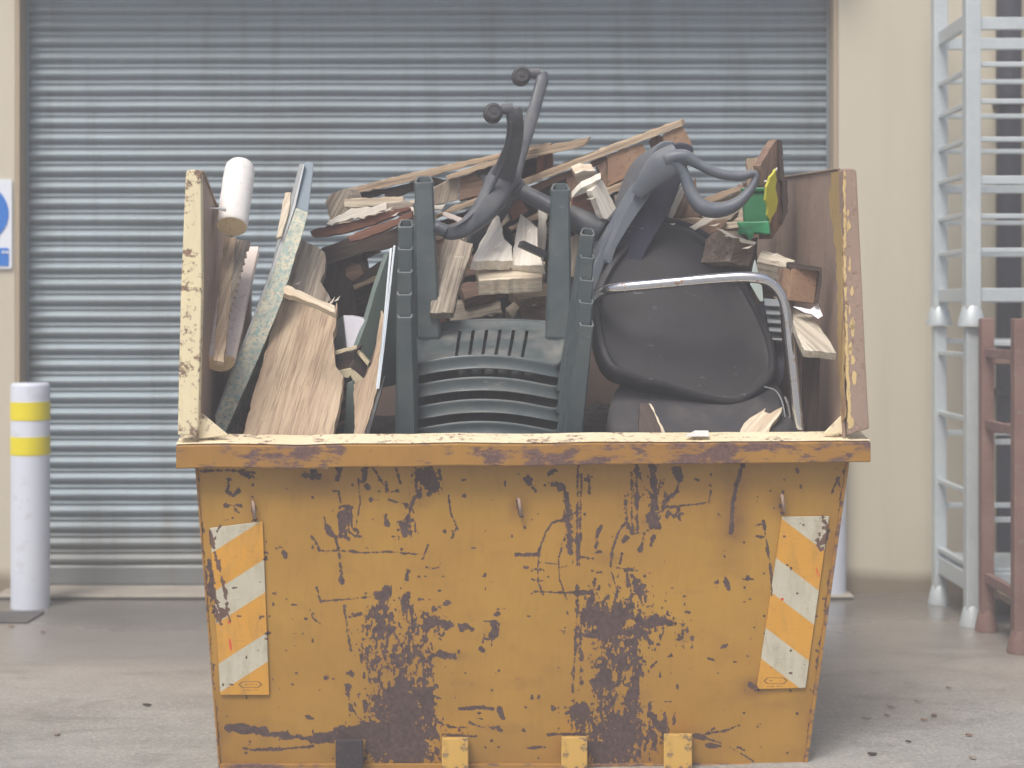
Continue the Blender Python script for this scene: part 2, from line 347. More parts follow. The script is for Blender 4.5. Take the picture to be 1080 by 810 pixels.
def catmull(P, Rr, sub, closed=False):
    m = len(P); out = []; ro = []
    for i in range(m if closed else m-1):
        g = (lambda j: P[j % m]) if closed else (lambda j: P[max(0, min(m-1, j))])
        h = (lambda j: Rr[j % m]) if closed else (lambda j: Rr[max(0, min(m-1, j))])
        for k in range(sub):
            t = k/sub; a, b, c, d = g(i-1), g(i), g(i+1), g(i+2)
            out.append(.5*((2*b)+(c-a)*t+(2*a-5*b+4*c-d)*t*t+(3*b-a-3*c+d)*t**3)); ro.append(h(i)*(1-t)+h(i+1)*t)
    if not closed: out.append(P[-1]); ro.append(Rr[-1])
    return out, ro
def tag(o, label, cat, group=None, kind=None):
    if label: o['label'] = label
    if cat: o['category'] = cat
    if group: o['group'] = group
    if kind: o['kind'] = kind
    return o
def thing(name, loc, label, cat, group=None):
    o = bpy.data.objects.new(name, None); COL.objects.link(o); o.empty_display_size = .1
    Mw = Matrix.Translation(Vector(loc)); o.matrix_basis = Mw; WM[o.name] = Mw
    return tag(o, label, cat, group)
def copy_tree(o, loc, label, group=None):
    c = o.copy(); COL.objects.link(c); c.matrix_basis = Matrix.Translation(Vector(loc)); WM[c.name] = c.matrix_basis.copy()
    for ch in [x for x in bpy.data.objects if x.parent == o]:
        d = ch.copy(); COL.objects.link(d); d.parent = c
        for g in [x for x in bpy.data.objects if x.parent == ch]:
            e = g.copy(); COL.objects.link(e); e.parent = d
    c['label'] = label
    if group: c['group'] = group
    return c
def struct(o): o['kind'] = 'structure'; return o
def roughen(pts, amp=.5, step=5):
    out = []
    for i in range(len(pts)):
        a, b = pts[i], pts[(i+1) % len(pts)]; L = math.hypot(b[0]-a[0], b[1]-a[1]); n = max(1, int(L/step))
        nx, ny = (-(b[1]-a[1])/max(L, 1e-6), (b[0]-a[0])/max(L, 1e-6))
        for k in range(n):
            t = k/n; j = random.uniform(-amp, amp) if k else 0
            out.append((a[0]+(b[0]-a[0])*t+nx*j, a[1]+(b[1]-a[1])*t+ny*j))
    return out
def plate(name, mat, pts, Y, thick=.03, tilt=(0, 0), ext=None, ang=None, parent=None, amp=.7, bevel=.0015, label=None, cat=None, group=None):
    """a flat board: its outline (image rows and columns) on a tilted plane at distance Y, then given its real thickness.
    tilt: metres of distance gained per 100 px to the right / downwards; ang: direction of the grain in the picture, degrees"""
    cx = sum(p[0] for p in pts)/len(pts); cy = sum(p[1] for p in pts)/len(pts)
    q = roughen(pts, amp) if amp else pts
    w = [W(x, y, Y+tilt[0]*(x-cx)/100+tilt[1]*(y-cy)/100) for x, y in q]
    if ext is None:
        ext = Vector((-tilt[0]*F/100/Y, 1, tilt[1]*F/100/Y)).normalized()*thick
    if ang is None:
        i = max(range(len(pts)), key=lambda i: math.dist(pts[i], pts[(i+1) % len(pts)])); a, b = pts[i], pts[(i+1) % len(pts)]
        g = Vector((b[0]-a[0], 0, -(b[1]-a[1])))
    else: g = Vector((math.cos(R(ang)), 0, math.sin(R(ang))))
    nf = Vector((-tilt[0]*F/100/Y, 1, tilt[1]*F/100/Y)).normalized()
    g.y = (tilt[0]*g.x-tilt[1]*g.z)*F/(100*Y)
    o = MB().prism(w, ext).build(name, mat, parent, grain=g, nrm=nf, bevel=bevel)
    if label: tag(o, label, cat, group)
    return o
def pillow(pts, Y, rings, tilt=(0, 0), sub=5, back=.05):
    P, _ = catmull([Vector((x, y, 0)) for x, y in pts], [0]*len(pts), sub, True)
    cx = sum(p.x for p in P)/len(P); cy = sum(p.y for p in P)/len(P); m = MB(); Ls = []
    nr = Vector((-tilt[0]*F/100/Y, 1, tilt[1]*F/100/Y)).normalized()
    def ring(sc, dy): return [W(cx+(p.x-cx)*sc, cy+(p.y-cy)*sc, Y+tilt[0]*((p.x-cx)*sc)/100+tilt[1]*((p.y-cy)*sc)/100)+nr*dy for p in P]
    Ls = [ring(.9, back), ring(.985, back*.9), ring(1, back*.6)]+[ring(a, b) for a, b in rings]
    m.loops(Ls, True, True); return m

# ------------------------------------------------------------------ the setting
g = MB(); g.add([(-150, -150, 0), (150, -150, 0), (150, 150, 0), (-150, 150, 0)], [(0, 1, 2, 3)])
struct(g.build('ground', 'ground', origin=(0, 0, 0)))
YW, YS = 7.40, 7.52                      # wall face, shutter plane
XL, XR = -2.252, 1.478
t = MB().prism([(XL-.04, 7.24, .004), (XR+.04, 7.24, .004), (XR+.04, 7.24, .016), (XL-.04, 7.24, .02)], (0, .42, 0))
struct(t.build('threshold_slab', 'threshold', bevel=.006))
bld = thing('warehouse', (0, YW, 0), 'beige rendered warehouse with a large grey roller shutter', 'building')
MB().box(-9, XL, YW, YW+.35, 0, 3.05).build('wall', 'wall', bld)
MB().box(XR, 9, YW, YW+.35, 0, 3.05).build('wall', 'wall', bld)
MB().box(-9, 9, YW, YW+.35, 3.05, 4.6).build('wall', 'wall', bld)
MB().box(-9, 9, YW+.35, YW+6, 0, 4.55).build('wall', 'wall', bld)
MB().box(XL+.003, XL+.022, YW-.004, YS-.01, .02, 3.046).build('door_reveal', 'wall_side', bld)
MB().box(XR-.022, XR-.003, YW-.004, YS-.01, .02, 3.046).build('door_reveal', 'wall_side', bld)
MB().box(-2.3, 1.5, YW-.2, YW-.003, 3.05, 3.12).build('shade_canopy', 'wall_side', bld, bevel=.005)  # unseen, added to darken the top of the shutter
MB().box(-2.3, 1.5, YW-.23, YW-.2, 3.0, 3.14).build('gutter', 'pipe', bld, bevel=.008)
# shutter: curved slats, 75 mm pitch
pitch = .0744; prof = []
z = .115
while z < 3.04:
    for k in range(8):
        u = k/8; prof.append((z+u*.043, -.017*math.sin(math.pi*u)**.85))
    prof += [(z+.044, .003), (z+.047, .003), (z+.051, -.002), (z+.056, -.0045), (z+.061, -.004), (z+.065, .0), (z+.0675, .004), (z+.073, .004)]
    z += pitch
x0, x1 = XL+.024, XR-.024; NX = 70; vs = []; fs = []
for zz, dy in prof:
    for i in range(NX):
        x = x0+(x1-x0)*i/(NX-1)
        w_ = mnoise.noise(Vector((x*1.3, zz*1.1, 3)))*.010+mnoise.noise(Vector((x*4, zz*5, 8)))*.0035
        vs.append((x, YS+dy*(1+.12*mnoise.noise(Vector((x*2.2, round((zz-.115)/pitch-.4)*3.7, 0))))+w_, zz+.0018*mnoise.noise(Vector((x*1.7, round((zz-.115)/pitch-.4)*2.1, 5)))))
for k in range(len(prof)-1):
    for i in range(NX-1): a = k*NX+i; fs.append((a, a+1, a+NX+1, a+NX))
sh = MB().add(vs, fs).build('roller_shutter', 'shutter', bld)
sh.data.polygons.foreach_set('use_smooth', [True]*len(sh.data.polygons))
bb = MB(); bb.prism([(x0, YS-.012, .022), (x0, YS-.012, .10), (x0, YS-.002, .113), (x0, YS+.02, .113), (x0, YS+.02, .022)], (x1-x0, 0, 0)); bb.build('bottom_rail', 'shutter', bld, bevel=.002)
MB().box(x0, x1, YS-.02, YS+.01, .017, .0215).build('rubber_seal', 'pipe', bld)
for a, b in ((XL+.023, XL+.036), (XR-.036, XR-.023)):
    MB().box(a, b, YS-.03, YS-.022, .018, 3.04).build('guide_rail', 'shutter', bld, bevel=.002)
dp = MB(); dp.tube([(2.235, YW-.05, 0.02), (2.235, YW-.05, 4.4)], .055, n=20, sub=1)
for zz in (.9, 2.2, 3.5): dp.box(2.175, 2.295, YW-.11, YW-.002, zz, zz+.03)
dp.build('drainpipe', 'pipe', bld, smooth=True)
MB().box(2.33, 2.43, YW-.03, YW-.003, 0.01, 4.3).build('corner_trim', 'trim', bld, bevel=.003)

sg = thing('safety_sign', W(-22, 283, YW-.012), 'white and blue safety sign on the left beige wall', 'sign')
def rbox(px0, px1, py0, py1, Y, r, thick):
    pts = []
    for cx_, cy_, a0 in ((px1-r, py0+r, -90), (px1-r, py1-r, 0), (px0+r, py1-r, 90), (px0+r, py0+r, 180)):
        for k in range(7): a = R(a0+15*k); pts.append(W(cx_+r*math.cos(a), cy_+r*math.sin(a), Y))
    return MB().prism(pts, (0, thick, 0))
rbox(-57, 12.5, 189, 283.5, YW-.012, 2.5, .009).build('panel', 'sign_white', sg)
MB().prism([W(-22+31*math.cos(a), 225+31*math.sin(a), YW-.0155) for a in [2*math.pi*k/48 for k in range(48)]], (0, .003, 0)).build('blue_disc', 'sign_blue', sg)
rbox(-53, 9, 261.5, 280.5, YW-.0155, 1, .003).build('blue_band', 'sign_blue', sg)
for x in (2, 6):                                                       # the white lettering is cut off by the frame; only its last marks show
    MB().prism([W(x, 264.5, YW-.018), W(x+2.6, 264.5, YW-.018), W(x+2.6, 267.2, YW-.018), W(x, 267.2, YW-.018)], (0, .002, 0)).build('white_mark', 'sign_white', sg)

def bollard(px, base, top, w, label):
    Y = H*F/(base-HY); X = (px-CX)*Y/F; r = w/2*Y/F; z1 = H-(top-HY)*Y/F
    o = thing('bollard', (X, Y, 0), label, 'bollard', 'white bollards guarding the shutter')
    m = MB(); Ls = []
    for zz, rr in ((0.0, r*1.0), (.02, r*1.0), (z1-.015, r), (z1-.004, r*.97), (z1, r*.9)):
        Ls.append([(X+rr*math.cos(2*math.pi*k/40), Y+rr*math.sin(2*math.pi*k/40), zz) for k in range(40)])
    m.loops(Ls).build('post', 'white_bollard', o, smooth=True)
    for a, b in ((19.5, 38.5), (56, 75)):
        za, zb = z1-b*Y/F, z1-a*Y/F
        MB().loops([[(X+rr*math.cos(2*math.pi*k/40), Y+rr*math.sin(2*math.pi*k/40), zz) for k in range(40)] for zz, rr in ((za, r+.0005), (za, r+.002), (zb, r+.002), (zb, r+.0005))], False, False).build('reflective_band', 'band', o, smooth=True)
bollard(32, 640, 404, 40, 'white bollard with two yellow bands left of the skip')
bollard(873, 628, 404, 38, 'white bollard mostly hidden behind the right end of the skip')

# galvanised stillage rack and the rusty one in front of it
def rack(name, x0, x1, y0, y1, z0, z1, rails, siderails, mat, label, cat, pw, cupmat, tray=None, mesh=False):
    o = thing(name, (x0, y0, z0), label, cat)
    for x in (x0, x1):
        for y in (y0, y1):
            MB().box(x-pw, x+pw, y-pw, y+pw, z0+.07, z1).build('post', mat, o, bevel=.004)
            Ls = [[(x+rr*math.cos(2*math.pi*(k+.5)/16), y+rr*math.sin(2*math.pi*(k+.5)/16), zz) for k in range(16)] for zz, rr in ((z0+.001, pw*1.8), (z0+.012, pw*1.8), (z0+.07, pw*1.3), (z0+.085, pw*1.05))]
            MB().loops(Ls).build('foot_cup', cupmat, o, smooth=True)
    for z_, h in rails:
        for y in (y0, y1):
            MB().box(x0+pw+.001, x1-pw-.001, y-.012, y+.012, z_-h/2, z_+h/2).build('rail', mat, o, bevel=.003)
    for z_, h in siderails:
        for x in (x0, x1):
            MB().box(x-.012, x+.012, y0+pw+.001, y1-pw-.001, z_-h/2, z_+h/2).build('side_rail', mat, o, bevel=.003)
    if tray: MB().box(x0+.03, x1-.03, y0+.03, y1-.03, z0+tray, z0+tray+.03).build('tray', 'grey_wood' if not mesh else mat, o, bevel=.004)
    return o
YR0, YR1, XR0 = 6.62, 7.12, 1.862
def zr(py): return H-(py-HY)*YR0/F
rack('stillage_rack', XR0, XR0+1.15, YR0, YR1, 0, zr(345), [(zr(y), .022) for y in (362, 466, 548)]+[(zr(612), .06)],
     [(zr(y), .02) for y in (375, 443, 520)]+[(zr(615), .075), (zr(597), .02)], 'galv', 'lower galvanised steel stillage standing on the ground by the wall', 'stillage', .027, 'galv', .2, True)
zt = zr(345)+.002
rack('stillage_rack', XR0, XR0+1.15, YR0, YR1, zt, zr(-90), [(zr(y), .02) for y in (68, 107, 147, 228, 264)]+[(zr(25), .05), (zr(190), .035), (zr(311), .055)],
     [(zr(y), .02) for y in (72, 108, 146, 183, 225, 264)]+[(zr(20), .06), (zr(311), .055)], 'galv', 'upper galvanised steel stillage stacked on the lower one', 'stillage', .031, 'galv')
YB0, YB1, XB0 = 6.10, 6.52, 1.893
def zb(py): return H-(py-HY)*YB0/F
rack('stillage_rack', XB0, XB0+1.1, YB0, YB1, 0, zb(336), [(zb(y), .04) for y in (382, 460)], [(zb(y), .035) for y in (375, 455)]+[(zb(628), .04)],
     'rust_rack', 'rusty red steel stillage in front of the galvanised ones', 'stillage', .025, 'rust_rack', .14)

# loose bits on the ground
ci = 0
for px, py, L in ((155, 745, 9), (12, 662, 7), (940, 747, 8), (968, 741, 6), (914, 759, 9), (975, 761, 6), (1022, 777, 6), (1001, 727, 4), (935, 756, 3), (958, 784, 3), (1026, 801, 6), (60, 776, 6), (45, 668, 5), (985, 756, 5), (920, 797, 8)):
    Y = H*F/(py-HY); a = random.uniform(-.5, .5); l = L*Y/F/2; P = W(px, py, Y)
    q = [(P.x+l*math.cos(a)*c-s_*.004, P.y+l*math.sin(a)*c+s_*.006, .0045) for c, s_ in ((-1, -1), (.3, -1.4), (1, -.4), (.9, .8), (-.4, 1.2), (-1, .6))]
    o = MB().prism(q, (0, 0, .004)).build('wood_chip', random.choice(['brown', 'dark', 'pale', 'dark', 'grey_wood']), grain=(1, 0, 0))
    tag(o, 'small flat sliver of debris lying loose on the concrete', 'debris', 'bits of debris on the concrete')
dc = MB(); dcx, dcy = (-2-CX)*6.8/F, 6.8
dc.box(dcx-.16, dcx+.16, dcy-.12, dcy+.12, .001, .008); o = dc.build('drain_cover', 'iron', bevel=.003); tag(o, 'dark drain cover in the ground at the foot of the banded bollard', 'drain cover')

# ------------------------------------------------------------------ the skip
O = S(540, 812, .06); O.z = 0
skip = thing('waste_skip', O, 'worn ochre yellow steel skip heaped with broken wood and chairs', 'skip')

# value noise
def fbm(x, y, sx, sy, octv=4, seed=0):
    r = np.random.default_rng(seed); out = np.zeros_like(x); amp = 1; tot = 0
    for o_ in range(octv):
        G = r.random((256, 256)); u = x/sx*(2**o_); v = y/sy*(2**o_); i = np.floor(u).astype(int); j = np.floor(v).astype(int)
        fu = u-i; fv = v-j; fu = fu*fu*(3-2*fu); fv = fv*fv*(3-2*fv)
        a = G[j % 256, i % 256]; b = G[j % 256, (i+1) % 256]; c = G[(j+1) % 256, i % 256]; d = G[(j+1) % 256, (i+1) % 256]
        out += amp*((a*(1-fu)+b*fu)*(1-fv)+(c*(1-fu)+d*fu)*fv); tot += amp; amp *= .55
    return out/tot
# scrapes and lug shadow lines traced on the front panel: (half width, roughness, polyline)
ST = [
 (1.2,.5,[(207,497),(245,496),(268,499)]),(3.2,1.2,[(246,496),(258,500),(267,503)]),(2.3,1,[(242,505),(240,518),(246,523),(251,516)]),(1.8,.8,[(238,533),(254,533)]),(2,.8,[(248,538),(251,540)]),
 (1.3,.6,[(247,546),(236,549),(231,556),(227,567)]),(2.2,.9,[(221,560),(227,585),(236,615),(240,642),(237,649),(230,640),(224,625)]),(3,1.8,[(221,592),(222,615),(225,640),(233,657)]),(1.2,.8,[(221,628),(231,648),(234,656)]),
 (1.4,.6,[(240,647),(243,655)]),(3.6,1.6,[(322,501),(336,501)]),(3.2,1.6,[(328,496),(333,497)]),(2.8,1,[(357,493),(356,506)]),(3.4,1,[(386,493),(384,507)]),(3,.8,[(386,512),(389,514)]),(1,.6,[(393,493),(405,512)]),(2.6,1,[(407,509),(409,518)]),(1.2,.6,[(409,519),(420,518)]),
 (1.2,.5,[(417,493),(422,509)]),(1.3,.5,[(357,517),(360,535)]),(2,.6,[(358,534),(360,566)]),(1.4,.5,[(358,534),(371,535)]),(2.4,1,[(361,540),(364,566),(368,568)]),(1.2,.5,[(366,536),(368,560),(375,566),(379,561)]),(1,.5,[(370,536),(371,555)]),
 (.7,.3,[(378,505),(380,530),(375,557)]),(2.2,.8,[(374,559),(376,559)]),(1.6,1,[(342,546),(345,556),(354,566)]),(2.4,1.2,[(346,558),(350,565)]),(1.8,.8,[(354,566),(357,580)]),(1.9,.7,[(358,584),(360,600),(361,615)]),
 (1.3,.6,[(328,565),(333,571),(337,581)]),(1,.5,[(337,581),(368,581),(380,583),(410,582),(446,585)]),(1.8,.8,[(451,575),(446,590)]),(.9,.4,[(449,598),(456,600),(463,598),(465,594)]),
 (2.2,.7,[(295,577),(297,577)]),(2.4,1,[(299,582),(301,587)]),(1.6,.6,[(280,583),(281,583)]),(1.5,.7,[(334,619),(338,634)]),(1,.5,[(338,634),(370,632),(384,630),(397,629)]),(5,1.4,[(397,630),(404,630)]),(4.2,1.2,[(401,636),(408,622)]),
 (1.9,.6,[(363,639),(366,662),(370,686)]),(1,.5,[(327,643),(330,652),(338,658)]),(1.6,.8,[(369,651),(378,648),(398,651)]),(1.6,.8,[(410,527),(430,532)]),(3,1.2,[(406,545),(408,552)]),(4.6,2.6,[(424,552),(428,563)]),(1.3,.9,[(444,515),(436,528),(429,548)]),
 (5,2.2,[(444,498),(452,512)]),(5,2,[(452,498),(458,517)]),(2,1,[(392,527),(398,527)]),(2.4,.9,[(430,602),(429,612)]),(2.6,1,[(427,628),(425,652)]),(1.4,.8,[(430,625),(431,640)]),(1.8,.8,[(434,640),(436,665)]),
 (1.2,.4,[(473,523),(475,540),(482,555),(477,567)]),(2,.6,[(481,553),(482,558)]),(4.4,1,[(522,658),(520,672)]),(1.3,.6,[(519,675),(518,680)]),(3.4,1,[(507,684),(509,686)]),(1.4,.6,[(525,642),(533,642)]),(2,.8,[(523,648),(527,647)]),(.8,.4,[(510,655),(520,656)]),(1.1,.6,[(511,668),(509,678)]),
 (1.7,.6,[(610,470),(609,560),(609,640)]),(1.2,.5,[(613,500),(612,560),(611,600)]),(1.6,.7,[(609,640),(606,700),(604,730)]),(2,1.4,[(613,650),(612,700),(613,722)]),(1.8,.8,[(609,655),(614,675)]),(2.2,1.6,[(597,520),(598,545),(600,565),(602,583)]),(3,2,[(597,543),(601,560)]),
 (1,.5,[(582,552),(575,562),(569,580),(567,600),(568,615),(573,628)]),(.9,.4,[(592,578),(589,590),(590,610),(598,632)]),(1.2,.6,[(583,551),(597,547),(611,538)]),(1.7,.7,[(545,585),(567,585)]),(2,.8,[(553,599),(573,601)]),(1,.4,[(568,593),(587,595)]),(.9,.4,[(590,599),(597,597)]),(.9,.4,[(561,611),(573,613)]),
 (1.4,.6,[(564,624),(590,625),(609,625)]),(3.6,1.4,[(609,627),(632,621)]),(1.5,.6,[(610,587),(627,589)]),(1.2,.5,[(625,584),(634,582)]),(1.4,.7,[(629,604),(634,604)]),(2.4,1.3,[(627,612),(625,630)]),(1,.5,[(627,620),(632,631)]),(4,2,[(622,632),(618,650)]),
 (1.1,.5,[(662,548),(652,562),(646,580),(644,600),(650,620)]),(1.4,.8,[(634,555),(630,565),(629,577)]),(2,1.6,[(659,525),(662,545),(664,556)]),(1.9,.8,[(671,490),(672,530),(672,560)]),(1.7,.8,[(666,500),(666,530),(667,563)]),(1.4,.6,[(667,563),(680,562)]),(3,1.6,[(688,490),(691,520),(688,545)]),(6.5,2,[(688,545),(692,556)]),(2.4,1.2,[(690,510),(692,530)]),
 (2,1.2,[(700,535),(690,547)]),(2.4,.8,[(679,564),(675,580)]),(1.8,1,[(690,566),(687,576)]),(1.8,.8,[(661,566),(658,572)]),(1.8,.7,[(656,583),(654,594)]),(1.2,.5,[(650,599),(672,602)]),(2.6,1.6,[(660,603),(663,616)]),(5,1.6,[(670,617),(676,624)]),(2.6,1,[(667,608),(680,619)]),(1.6,1,[(675,632),(678,638)]),(2.2,1.2,[(652,618),(650,630)]),(2,1,[(649,630),(647,644)]),
 (7,3,[(620,650),(640,654),(652,655)]),(5,3,[(652,650),(676,653)]),(3.6,2.4,[(680,655),(700,653)]),(3.4,1.4,[(616,670),(636,667),(652,665)]),(4.4,1.4,[(652,667),(677,667)]),(4,2.6,[(618,640),(628,645)]),
 (5.5,1.8,[(714,497),(718,508)]),(2.4,1,[(716,510),(713,518)]),(1.6,.8,[(716,518),(706,524),(698,535)]),(1,.4,[(698,535),(715,534),(732,532),(745,530)]),(2,.7,[(750,519),(747,530)]),(1.6,1.2,[(703,545),(706,540),(711,545),(715,538),(717,548)]),(2.4,1.6,[(686,556),(697,544)]),
 (2,.6,[(784,488),(777,510),(773,530),(771,562)]),(1.2,.5,[(805,550),(809,575),(813,600),(814,628)]),(.9,.5,[(798,554),(806,552)]),(1.8,.7,[(765,609),(769,622)]),(1.2,.5,[(884,504),(877,520)]),(1,.4,[(883,505),(886,513)]),(3,1.8,[(868,547),(873,560),(866,575)]),(2,1.2,[(869,555),(862,570),(866,580)]),
 (2.6,2.2,[(682,660),(700,656),(722,658)]),(1.6,1.4,[(698,650),(700,660)]),(1.2,.7,[(722,645),(727,646)]),(2.2,.8,[(730,674),(731,680)]),(1.8,.8,[(762,682),(767,681)]),(1.2,.5,[(748,695),(753,696)]),(2,.7,[(714,723),(715,725)]),(1.6,.9,[(693,698),(685,706),(683,712)]),(3,1.8,[(792,723),(798,725)]),
 (1.1,.5,[(740,775),(752,773),(765,771),(780,765)]),(1,.4,[(747,773),(753,768)]),(4,1.2,[(733,776),(741,777)]),(1.8,.6,[(745,786),(760,787)]),(.7,.3,[(742,778),(765,785),(795,803)]),(5,2.8,[(688,755),(699,770)]),(3,1.8,[(700,750),(702,762)]),(2,1.2,[(710,753),(712,762)]),(2.4,1.4,[(686,740),(684,755)]),
 (1.5,.8,[(485,748),(505,746),(520,748)]),(1.4,1.2,[(495,762),(505,766),(520,768)]),(1.2,1,[(461,762),(475,767),(492,767)]),(2.4,.7,[(551,770),(553,770)]),(2,1.6,[(525,745),(530,758)]),(1.5,.6,[(556,789),(575,788)]),(1.4,.5,[(441,776),(470,775),(503,777)]),(1.5,.6,[(578,775),(622,774)]),(2.4,.9,[(583,747),(584,747)]),  # the two lines above the lugs are shadow drawn as marks
 (4.5,1,[(243,768),(256,769),(275,772),(300,776),(326,779),(350,779)]),(6,1.2,[(256,769),(266,771)]),(5,1,[(326,779),(352,777),(385,774)]),(1.6,.6,[(257,789),(266,791),(300,790),(330,787)]),(.9,.4,[(257,789),(265,784)]),(3.4,1.4,[(356,770),(376,769),(400,764)]),
 (2,.7,[(343,715),(346,715)]),(2,.7,[(370,708),(371,711)]),(3,1.6,[(367,725),(369,748)]),(2,1,[(385,740),(386,750)]),(1,.5,[(370,745),(378,757)]),(1.2,.5,[(281,668),(285,667)]),(1.4,.6,[(310,681),(311,681)]),(4.4,2.6,[(450,740),(452,760)]),(3,1.4,[(462,690),(478,692)]),(4.5,2.8,[(455,655),(478,660)]),(2.6,2,[(478,660),(498,662)]),(2.6,2,[(458,643),(472,636)]),(1.6,1,[(469,560),(469,561)]),
 (2.2,1.1,[(826,520),(823,535),(826,541)]),(1.8,1,[(266,528),(268,548)]),(2,1,[(546,528),(549,545)]),(3,1.8,[(555,505),(565,518)]),(5,2.6,[(585,500),(588,512)]),(1.2,.8,[(620,500),(622,520)]),
]
# worn-through areas: (x, y, rx, ry, density)
BL = [(405,655,16,20,.34),(392,662,14,16,.26),(425,690,14,50,.36),(448,700,12,40,.34),(452,660,24,16,.32),(395,700,18,26,.30),(422,745,30,40,.52),(420,775,40,32,.56),(428,792,38,16,.6),(398,790,20,16,.4),(410,665,12,30,.3),(455,735,10,30,.3),
 (635,655,26,22,.42),(655,690,26,40,.38),(640,720,14,46,.44),(668,735,12,46,.40),(650,770,32,28,.5),(645,792,30,16,.6),(612,752,12,14,.55),(665,640,24,26,.28),(690,655,28,12,.24),(605,770,14,10,.34),(690,775,20,18,.34),(710,670,24,10,.2),(625,690,14,14,.18),
 (430,560,10,18,.24),(452,505,16,18,.36),(692,530,10,26,.24),(668,525,14,36,.14),(600,555,6,30,.22),(716,505,6,8,.2)]
def wear_shade(px, py):
    n1 = fbm(px+300, py, 5, 5, 3, 1)-.5; n2 = fbm(px, py, 3.2, 3.2, 3, 2)-.5; n3 = fbm(px+11, py+5, 1.7, 2.2, 2, 31)-.5; n4 = fbm(px+7, py+3, 11, 11, 2, 32)-.5; big = fbm(px, py, 8, 16, 4, 3)*.42+fbm(px+50, py+70, 2.6, 6.5, 3, 13)*.62
    w = np.zeros_like(px)
    for hw, ro, pl in ST:
        xs = [p[0] for p in pl]; ys = [p[1] for p in pl]; pad = hw*2+4
        sel = np.nonzero((px > min(xs)-pad) & (px < max(xs)+pad) & (py > min(ys)-pad) & (py < max(ys)+pad))
        if len(sel[0]) == 0: continue
        qx, qy = px[sel], py[sel]; d = np.full(qx.shape, 1e9)
        for (ax, ay), (bx, by) in zip(pl[:-1], pl[1:]):
            L2 = (bx-ax)**2+(by-ay)**2+1e-9; tt = np.clip(((qx-ax)*(bx-ax)+(qy-ay)*(by-ay))/L2, 0, 1)
            d = np.minimum(d, np.hypot(qx-ax-tt*(bx-ax), qy-ay-tt*(by-ay)))
        d = d+n1[sel]*ro*4+n2[sel]*ro*2.6+n3[sel]*min(3.2, 1.2+hw*.9)+n4[sel]*hw*1.8; w[sel] = np.maximum(w[sel], np.clip(.5+(hw*.80-d)*.55, 0, 1))
    den = np.zeros_like(px)
    for x, y, rx, ry, a in BL:
        r2 = ((px-x)/rx)**2+((py-y)/ry)**2; den = np.maximum(den, a*np.exp(-r2*.8)) + np.minimum(.12, .25*a*np.exp(-r2))
    w = np.maximum(w, np.clip(.5+(big+n2*.5+n3*.35+den-.86)*5, 0, 1)*(den > .03))
    # edges of the panel
    xl = 207+(py-490)/320*25; xr = 893-(py-490)/320*45
    e = np.maximum(1-(px-xl)/9, 1-(xr-px)/11); w = np.maximum(w, np.clip(.5+(e*.75+big*.8+n2*.4-1.12)*3, 0, 1)*(e > 0))
    # scattered specks
    sp = fbm(px+90, py+40, 7, 6, 2, 9); w = np.maximum(w, np.clip(.5+(sp-.855)*9, 0, 1))
    return w
def stain(px, py):
    s_ = np.zeros_like(px)
    for x, y, rx, ry, a in ((776,540,16,40,.8),(823,532,12,14,.7),(547,535,12,12,.5),(267,535,10,16,.6),(425,740,60,70,.45),(650,740,60,80,.4),(540,800,330,26,.5),(230,780,14,60,.4),(860,760,22,80,.5),(700,510,60,30,.3),(795,724,14,10,.9),(480,692,16,6,.5),(880,560,14,60,.5),(665,560,50,70,.2),(330,510,40,16,.3),(740,790,70,20,.5)):
        s_ = np.maximum(s_, a*np.exp(-(((px-x)/rx)**2+((py-y)/ry)**2)))
    n = fbm(px, py, 40, 24, 4, 11); return np.clip(s_*(.4+1.2*n)+np.clip(n-.62, 0, 1)*1.2, 0, 1)
def grid_panel(name, mat, corners, d, nx, ny, thick, parent, attrs, bulge=None):
    """a sheet of fine mesh between four corners (tl, tr, br, bl) carrying per-point paint attributes"""
    u, v = np.meshgrid(np.linspace(0, 1, nx), np.linspace(0, 1, ny)); tl, tr, br, bl = [np.array(c, float) for c in corners]
    px = (tl[0]*(1-u)+tr[0]*u)*(1-v)+(bl[0]*(1-u)+br[0]*u)*v; py = (tl[1]*(1-u)+tr[1]*u)*(1-v)+(bl[1]*(1-u)+br[1]*u)*v
    dd = d+(bulge(px, py) if bulge is not None else 0)
    Y = (4.5+dd)/(1-K*(px-CX)/F); X = (px-CX)*Y/F; Z = H-(py-HY)*Y/F
    P = np.stack([X, Y, Z], -1).reshape(-1, 3); pw = np.array(WM[parent.name].translation); P = P-pw
    n = nx*ny; idx = np.arange(n).reshape(ny, nx)
    q = np.stack([idx[:-1, :-1], idx[1:, :-1], idx[1:, 1:], idx[:-1, 1:]], -1).reshape(-1, 4)
    bidx = np.concatenate([idx[0, :], idx[1:, -1], idx[-1, -2::-1], idx[-2:0:-1, 0]]); nb = len(bidx)
    back = P[bidx]+np.array(DV)*thick; allv = np.concatenate([P, back]); fs = q.tolist()
    for i in range(nb): j = (i+1) % nb; fs.append((int(bidx[i]), int(bidx[j]), n+j, n+i))
    fs.append(tuple(n+i for i in range(nb)))
    me = bpy.data.meshes.new(name); me.from_pydata(allv.tolist(), [], fs); me.update(); me.materials.append(M[mat])
    for an, fn in attrs.items():
        a = me.attributes.new(an, 'FLOAT', 'POINT'); val = fn(px, py).reshape(-1).astype(np.float32)
        a.data.foreach_set('value', np.concatenate([val, val[bidx]]))
    sm = [True]*len(q)+[False]*(nb+1); me.polygons.foreach_set('use_smooth', sm)
    o = bpy.data.objects.new(name, me); COL.objects.link(o); o.parent = parent; WM[o.name] = WM[parent.name].copy(); return o
def bulge(px, py): return (fbm(px, py, 150, 120, 2, 21)-.5)*.014+(fbm(px, py, 40, 40, 2, 22)-.5)*.003
